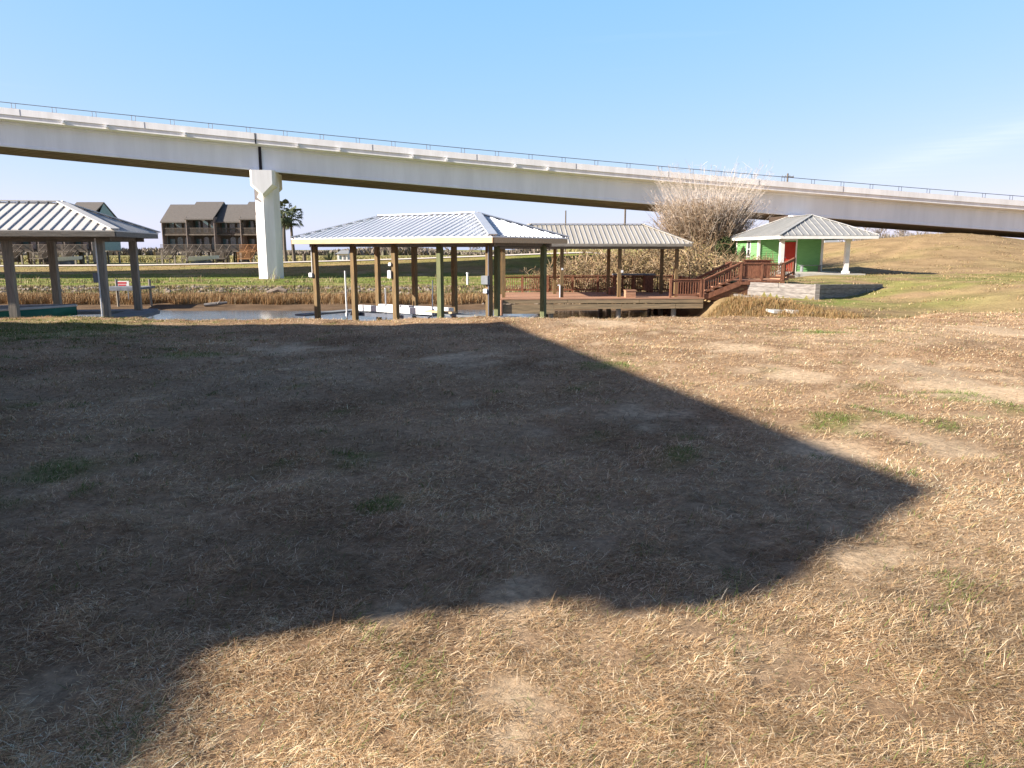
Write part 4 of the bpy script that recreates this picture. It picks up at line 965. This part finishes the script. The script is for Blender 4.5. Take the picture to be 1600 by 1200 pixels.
more = ['small brown shrub at the left end of the brush behind the deck', 'tall brown shrub in the back row behind the pavilion middle', 'tall brown shrub in the back row behind the grey counter', 'pale brown shrub at the foot of the cane clump', 'brown shrub in the back row left of the pavilion middle', 'tallest brown shrub touching the left side of the cane clump', 'small brown shrub in the back row at the left end', 'small low shrub just beyond the back railing by the counter', 'small brown shrub behind the stair landing', 'low brown shrub at the right corner of the deck railing', 'brown shrub behind the bottom of the stairs']
for i, (x, y, s) in enumerate(spots):
    lab = (names + more)[i]; z = float(height(x, y)) - .05
    if i < 3: o = protos[i]; o.location = (x, y, z); o.scale = (s * 1.55,) * 3; o['label'] = lab
    else: dup(protos[i % 3], (x, y, z), rng.uniform(0, 6.28), lab, s * 1.55)
# bare winter trees beyond the path
def bare_tree(seed):
    rng = random.Random(seed); V = []; Q = []; C = []
    t = thing('bare_tree', 'x', 'tree', (0, 0, -50), 0, 'bare winter trees beyond the embankment')
    tr = MB(); tr.tube([(0,0,-.3),(.1,.05,1.2),(.15,.0,2.6)], [.16,.13,.10], 6); tr.build('trunk', m_bark, t)
    def seg(a, b, r0, r1):
        n0 = len(V); d = (b - a).normalized(); u = d.orthogonal().normalized(); w_ = d.cross(u)
        for p, r in ((a, r0), (b, r1)):
            for k in range(3): V.append(p + (u * math.cos(k*2.094) + w_ * math.sin(k*2.094)) * r); C.append(np.array((.30,.25,.21)) * rng.uniform(.7, 1.3))
        for k in range(3): k2 = (k+1) % 3; Q.append((n0+k, n0+k2, n0+3+k2, n0+3+k))
    def grow(p, d, L, r, lv):
        q = p + d * L; seg(p, q, r, r * .7)
        if lv == 0: return
        for k in range(3 if lv > 1 else 4):
            nd = (d + Vector((rng.gauss(0, .5), rng.gauss(0, .5), rng.gauss(.15, .3)))).normalized(); grow(p.lerp(q, rng.uniform(.55, 1)), nd, L * rng.uniform(.6, .85), r * .62, lv - 1)
    for k in range(5): grow(Vector((.12, .02, rng.uniform(1.4, 2.6))), Vector((rng.gauss(0, .5), rng.gauss(0, .5), 1)).normalized(), 1.5, .08, 4)
    plant_mesh('crown', V, Q, C, m_twig, t); return t
bt = [bare_tree(1), bare_tree(2), bare_tree(3)]
tl = [(612,150,.55,'leafless tree beyond the path at the left of the boathouse gap'),(655,155,.6,'leafless tree behind the path, seen between middle boathouse posts'),(700,150,.85,'taller leafless tree seen between the two greenish boathouse posts'),(733,160,.8,'leafless tree seen left of the near corner post of the middle boathouse'),(752,170,.8,'spindly leafless tree directly left of the corner post'),(800,165,.9,'leafless tree beyond the path behind the right side of the middle boathouse'),(822,150,.7,'smaller leafless tree behind the middle boathouse right side'),(870,160,.7,'leafless tree above the embankment behind the pavilion left end'),
      (1300,190,1.2,'grey leafless tree seen between hut wall and porch post'),(1345,200,1.3,'grey leafless tree right of the hut porch post'),(1375,185,1.15,'grey leafless tree above the mound right of the hut roof'),(1408,205,1.3,'grey leafless tree left of the white far houses'),(1438,190,1.05,'grey leafless tree between the white far houses'),(1475,200,1.15,'grey leafless tree right of the white far houses'),(1500,210,1.1,'rightmost grey leafless tree below the overpass')]
for i, (px, Y, s, lab) in enumerate(tl):
    p = at(px, 395, Y); z = float(height(p.x, Y)) - .1
    if i < 3: o = bt[i]; o.location = (p.x, Y, z); o.scale = (s,) * 3; o['label'] = lab
    else: dup(bt[i % 3], (p.x, Y, z), random.uniform(0, 6.28), lab, s)

# ------------------------------------------------------------------ poles, signs, far things
def upole(px, ytop, Y, r, label, arm=False):
    q = at(px, ytop, Y); z = float(height(q.x, Y)) - .3; t = thing('utility_pole', label, 'utility pole', (q.x, Y, z)); mb = MB(); mb.tube([(0,0,0),(0,0,q.z - z)], [r, r * .8], 8); mb.build('pole', m_bark, t)
    if arm:
        mb = MB(); mb.box(-1.1, 1.1, -.07, .07, q.z - z - .7, q.z - z - .52); mb.build('crossarm', m_bark, t)
        mb = MB()
        for x in (-1, -.4, .4, 1): mb.tube([(x, 0, q.z - z - .52), (x, 0, q.z - z - .3)], .05, 6)
        mb.build('insulators', m_dock, t)
upole(884, 329, 150, .16, 'thin wooden utility pole above the left end of the tin pavilion roof')
upole(977, 327, 112, .17, 'thicker wooden pole above the middle of the tin pavilion roof')
upole(1231, 271, 140, .2, 'utility pole with crossarm rising above the overpass railing', True)
def marker(px, y0, y1, Y, m, name, label, cat, r):
    p = at(px, y1, Y); q = at(px, y0, Y); z = float(height(p.x, Y)) - .1; mb = MB(); mb.tube([(p.x, Y, z), (p.x, Y, q.z)], r, 8); mb.tube([(p.x, Y, q.z - .12), (p.x, Y, q.z + .02)], r * 1.25, 8)
    tag(mb.build(name, m, None), label, cat)
marker(730.5, 426, 437, 66, m_pvc, 'marker_post', 'short pale marker post on the green bank under the overpass', 'post', .09)
marker(476, 397, 409, 115, m_bark, 'wooden_post', 'short dark wooden post on the path edge right of the palms', 'post', .28)
def shed(px0, px1, ytop, ybot, Y, label, wall, roofm, name='shed', cat='shed'):
    p = at((px0 + px1) / 2, ybot, Y); q = at(px1, ytop, Y); wv = (px1 - px0) / 1187 * Y; z = float(height(p.x, Y)) - .1; h = q.z - z; t = thing(name, label, cat, (p.x, Y, z))
    mb = MB(); mb.box(-wv/2, wv/2, 0, 4, 0, h * .72); mb.build('wall', wall, t)
    mb = MB(); a = wv/2 + .25; mb.add([(-a,-.3,h*.7),(a,-.3,h*.7),(a,4.3,h*.7),(-a,4.3,h*.7),(-a*.6,2,h),(a*.6,2,h)], [(0,1,5,4),(1,2,5),(2,3,4,5),(3,0,4),(3,2,1,0)]); mb.build('roof', roofm, t)
    mb = MB(); mb.box(-wv*.3, -wv*.1, -.03, -.004, h*.25, h*.55); mb.build('window', m_wglass, t)
    mb = MB(); mb.box(wv*.1, wv*.3, -.03, -.004, .05, h*.55); mb.build('door', m_dock, t)
shed(527, 543, 391, 404, 118, 'small white shed beyond the path seen under the middle boathouse', m_white, m_roofh)
shed(1416, 1426, 369, 380, 165, 'smaller pale far house left of the white one', m_white, m_roofh, 'far_house', 'house')
shed(1449, 1463, 369, 381, 160, 'bright white far house under the overpass on the right', m_white, m_white, 'far_house', 'house')
shed(1290, 1312, 372, 384, 150, 'white building seen through the hut porch', m_white, m_roofh, 'far_house', 'house')
# dock with a red and white sign on the far bank
p = at(205, 488, 46); fd = thing('far_dock', 'small grey dock on the far bank behind the left boathouse', 'dock', (p.x, 46, WATER - .3), R(3))
mb = MB(); mb.box(-1.2, 1.2, -1.2, .9, 1.55, 1.68); mb.build('dock_floor', m_dock, fd)
for x in (-1.0, 1.0):
    for y in (-1.0, .6): mb = MB(); mb.tube([(x, y, -1), (x, y, 2.1)], .08, 8); mb.build('pile', m_postw, fd)
mb = MB(); mb.box(-1.2, 1.2, -1.24, -1.21, 1.5, 1.7); mb.build('edge_board', m_dock, fd)
p = at(191, 444, 47.5); sg = thing('sign', 'small white sign with red panel above the far dock', 'sign', (p.x, 47.5, p.z), R(2))
mb = MB(); mb.box(-.42, .42, -.02, .02, -.20, .20); mb.build('sign_board', m_white, sg)
mb = MB(); mb.box(-.28, .28, -.026, -.021, .02, .14); mb.box(-.24, .24, -.026, -.021, -.14, -.02); mb.build('red_panel', m_redp, sg)
for x in (-.3, .3): mb = MB(); mb.box(x - .03, x + .03, .025, .065, -1.0, .1); mb.build('leg', m_dock, sg)
p = at(335, 478, 46.6); lg = MB(); z = float(height(p.x, 46.6)) + .1; lg.tube([(p.x - .55, 46.4, z), (p.x + .1, 46.6, z + .05), (p.x + .7, 46.9, z + .12)], [.10, .12, .07], 8); lg.tube([(p.x + .2, 46.6, z + .05), (p.x + .5, 46.3, z + .3)], [.05, .02], 6)
tag(lg.build('driftwood_log', m_grey, None), 'pale driftwood log lying on the far mud bank', 'log')
p = at(435, 455, 54); lg = MB(); z = float(height(p.x, 54)) + .12; lg.tube([(p.x - .8, 54, z - .1), (p.x, 54.1, z + .18), (p.x + .6, 54.0, z + .05)], [.16, .2, .12], 8)
tag(lg.build('fallen_log', m_rock, None), 'pale fallen log on the far bank beneath the bridge pier', 'log')
p = at(492, 496, 24.0)

# ------------------------------------------------------------------ raised house that shades the lawn (stands left of the frame)
HH = 7.4; sh_off = Vector((LD.x, LD.y, 0)) * (HH / -LD.z)
edge_px = [(1472,768),(1350,850),(1250,905),(1130,950),(955,956),(884,898),(620,944),(415,984),(350,1035),(315,1120),(292,1196)]
gp = [onz(*q) for q in edge_px]; C2 = onz(797, 506)
plan = [Vector((-24, C2.y + .15, 0)), C2] + gp + [Vector((-.85, .2, 0)), Vector((-1.6, -6, 0)), Vector((-24, -6, 0))]
plan = [Vector((p.x, p.y, 0)) - sh_off for p in plan]
cen = Vector((sum(p.x for p in plan) / len(plan), sum(p.y for p in plan) / len(plan), 0)); cen = Vector((-24, .5, 0))
cen = Vector((plan[1].x - 7, (plan[1].y + plan[-1].y) / 2, 0))
hs = thing('unseen_stilt_house', 'raised cream house on piles standing left of the lawn, casting the large shadow', 'house', (cen.x, cen.y, 0))
mb = MB(); mb.prism(plan, HH - .05, HH); n = len(plan); ap = (cen.x, cen.y, HH + 1.6)
mb.add([(p.x, p.y, HH + .002) for p in plan] + [ap], [(i, (i+1) % n, n) for i in range(n)]); mb.build('roof', m_shing, hs, world=True)
wp = [cen + (p - cen) * .93 for p in plan]; mb = MB(); mb.prism(wp, 2.7, HH - .06); mb.build('wall', m_side, hs, world=True)
mb = MB(); mb.prism([cen + (p - cen) * .95 for p in plan], 2.45, 2.69); mb.build('floor_frame', m_postw, hs, world=True)
a, b = wp[1], wp[2]
for k in range(3):
    p = a.lerp(b, .2 + .28 * k); q = a.lerp(b, .3 + .28 * k); nn = Vector((b.y - a.y, a.x - b.x, 0)).normalized(); 
    if nn.x < 0: nn = -nn
    mb = MB(); mb.beam((p + nn * .03) + Vector((0,0,4.8)), (q + nn * .03) + Vector((0,0,4.8)), .05, 1.4); wn = mb.build('window', m_glass, hs, world=True)
    mb = MB(); mb.beam((p + nn * .04) + Vector((0,0,5.56)), (q + nn * .04) + Vector((0,0,5.56)), .08, .1); mb.beam((p + nn * .04) + Vector((0,0,4.04)), (q + nn * .04) + Vector((0,0,4.04)), .08, .1); mb.build('window_frame', m_white, wn, world=True)
for i in range(4):
    for j in range(5):
        p = Vector((wp[0].x + 1 + (wp[1].x - wp[0].x - 2) * i / 3, wp[-1].y + 1 + (wp[1].y - wp[-1].y - 2.4) * j / 4, 0))
        mb = MB(); mb.box(p.x - .15, p.x + .15, p.y - .15, p.y + .15, -.4, 2.449); mb.build('pile', m_postw, hs, world=True)

sky_blocker = thing('unseen_stilt_house', 'unseen raised house on piles added behind the camera to block low sky light', 'house', (2, -14, 0))  # unseen house added to keep low sky light off the shaded lawn
mb = MB(); mb.box(-17, 12, -22, -8, 2.6, 7.6); mb.build('wall', m_side, sky_blocker, world=True)
mb = MB(); mb.add([(-17.6,-22.6,7.61),(12.6,-22.6,7.61),(12.6,-7.5,7.61),(-17.6,-7.5,7.61),(-10,-15,9.6),(5,-15,9.6)], [(0,1,5,4),(1,2,5),(2,3,4,5),(3,0,4),(3,2,1,0)]); mb.build('roof', m_shing, sky_blocker, world=True)
for x in (-16, -9, -2, 5, 11):
    for y in (-21, -15, -8.6): mb = MB(); mb.box(x - .16, x + .16, y - .16, y + .16, -.3, 2.595); mb.build('pile', m_postw, sky_blocker, world=True)
for x in (-12, -6, 1, 7): mb = MB(); mb.box(x - .5, x + .5, -7.99, -7.95, 4.2, 5.8); mb.build('window', m_glass, sky_blocker, world=True)
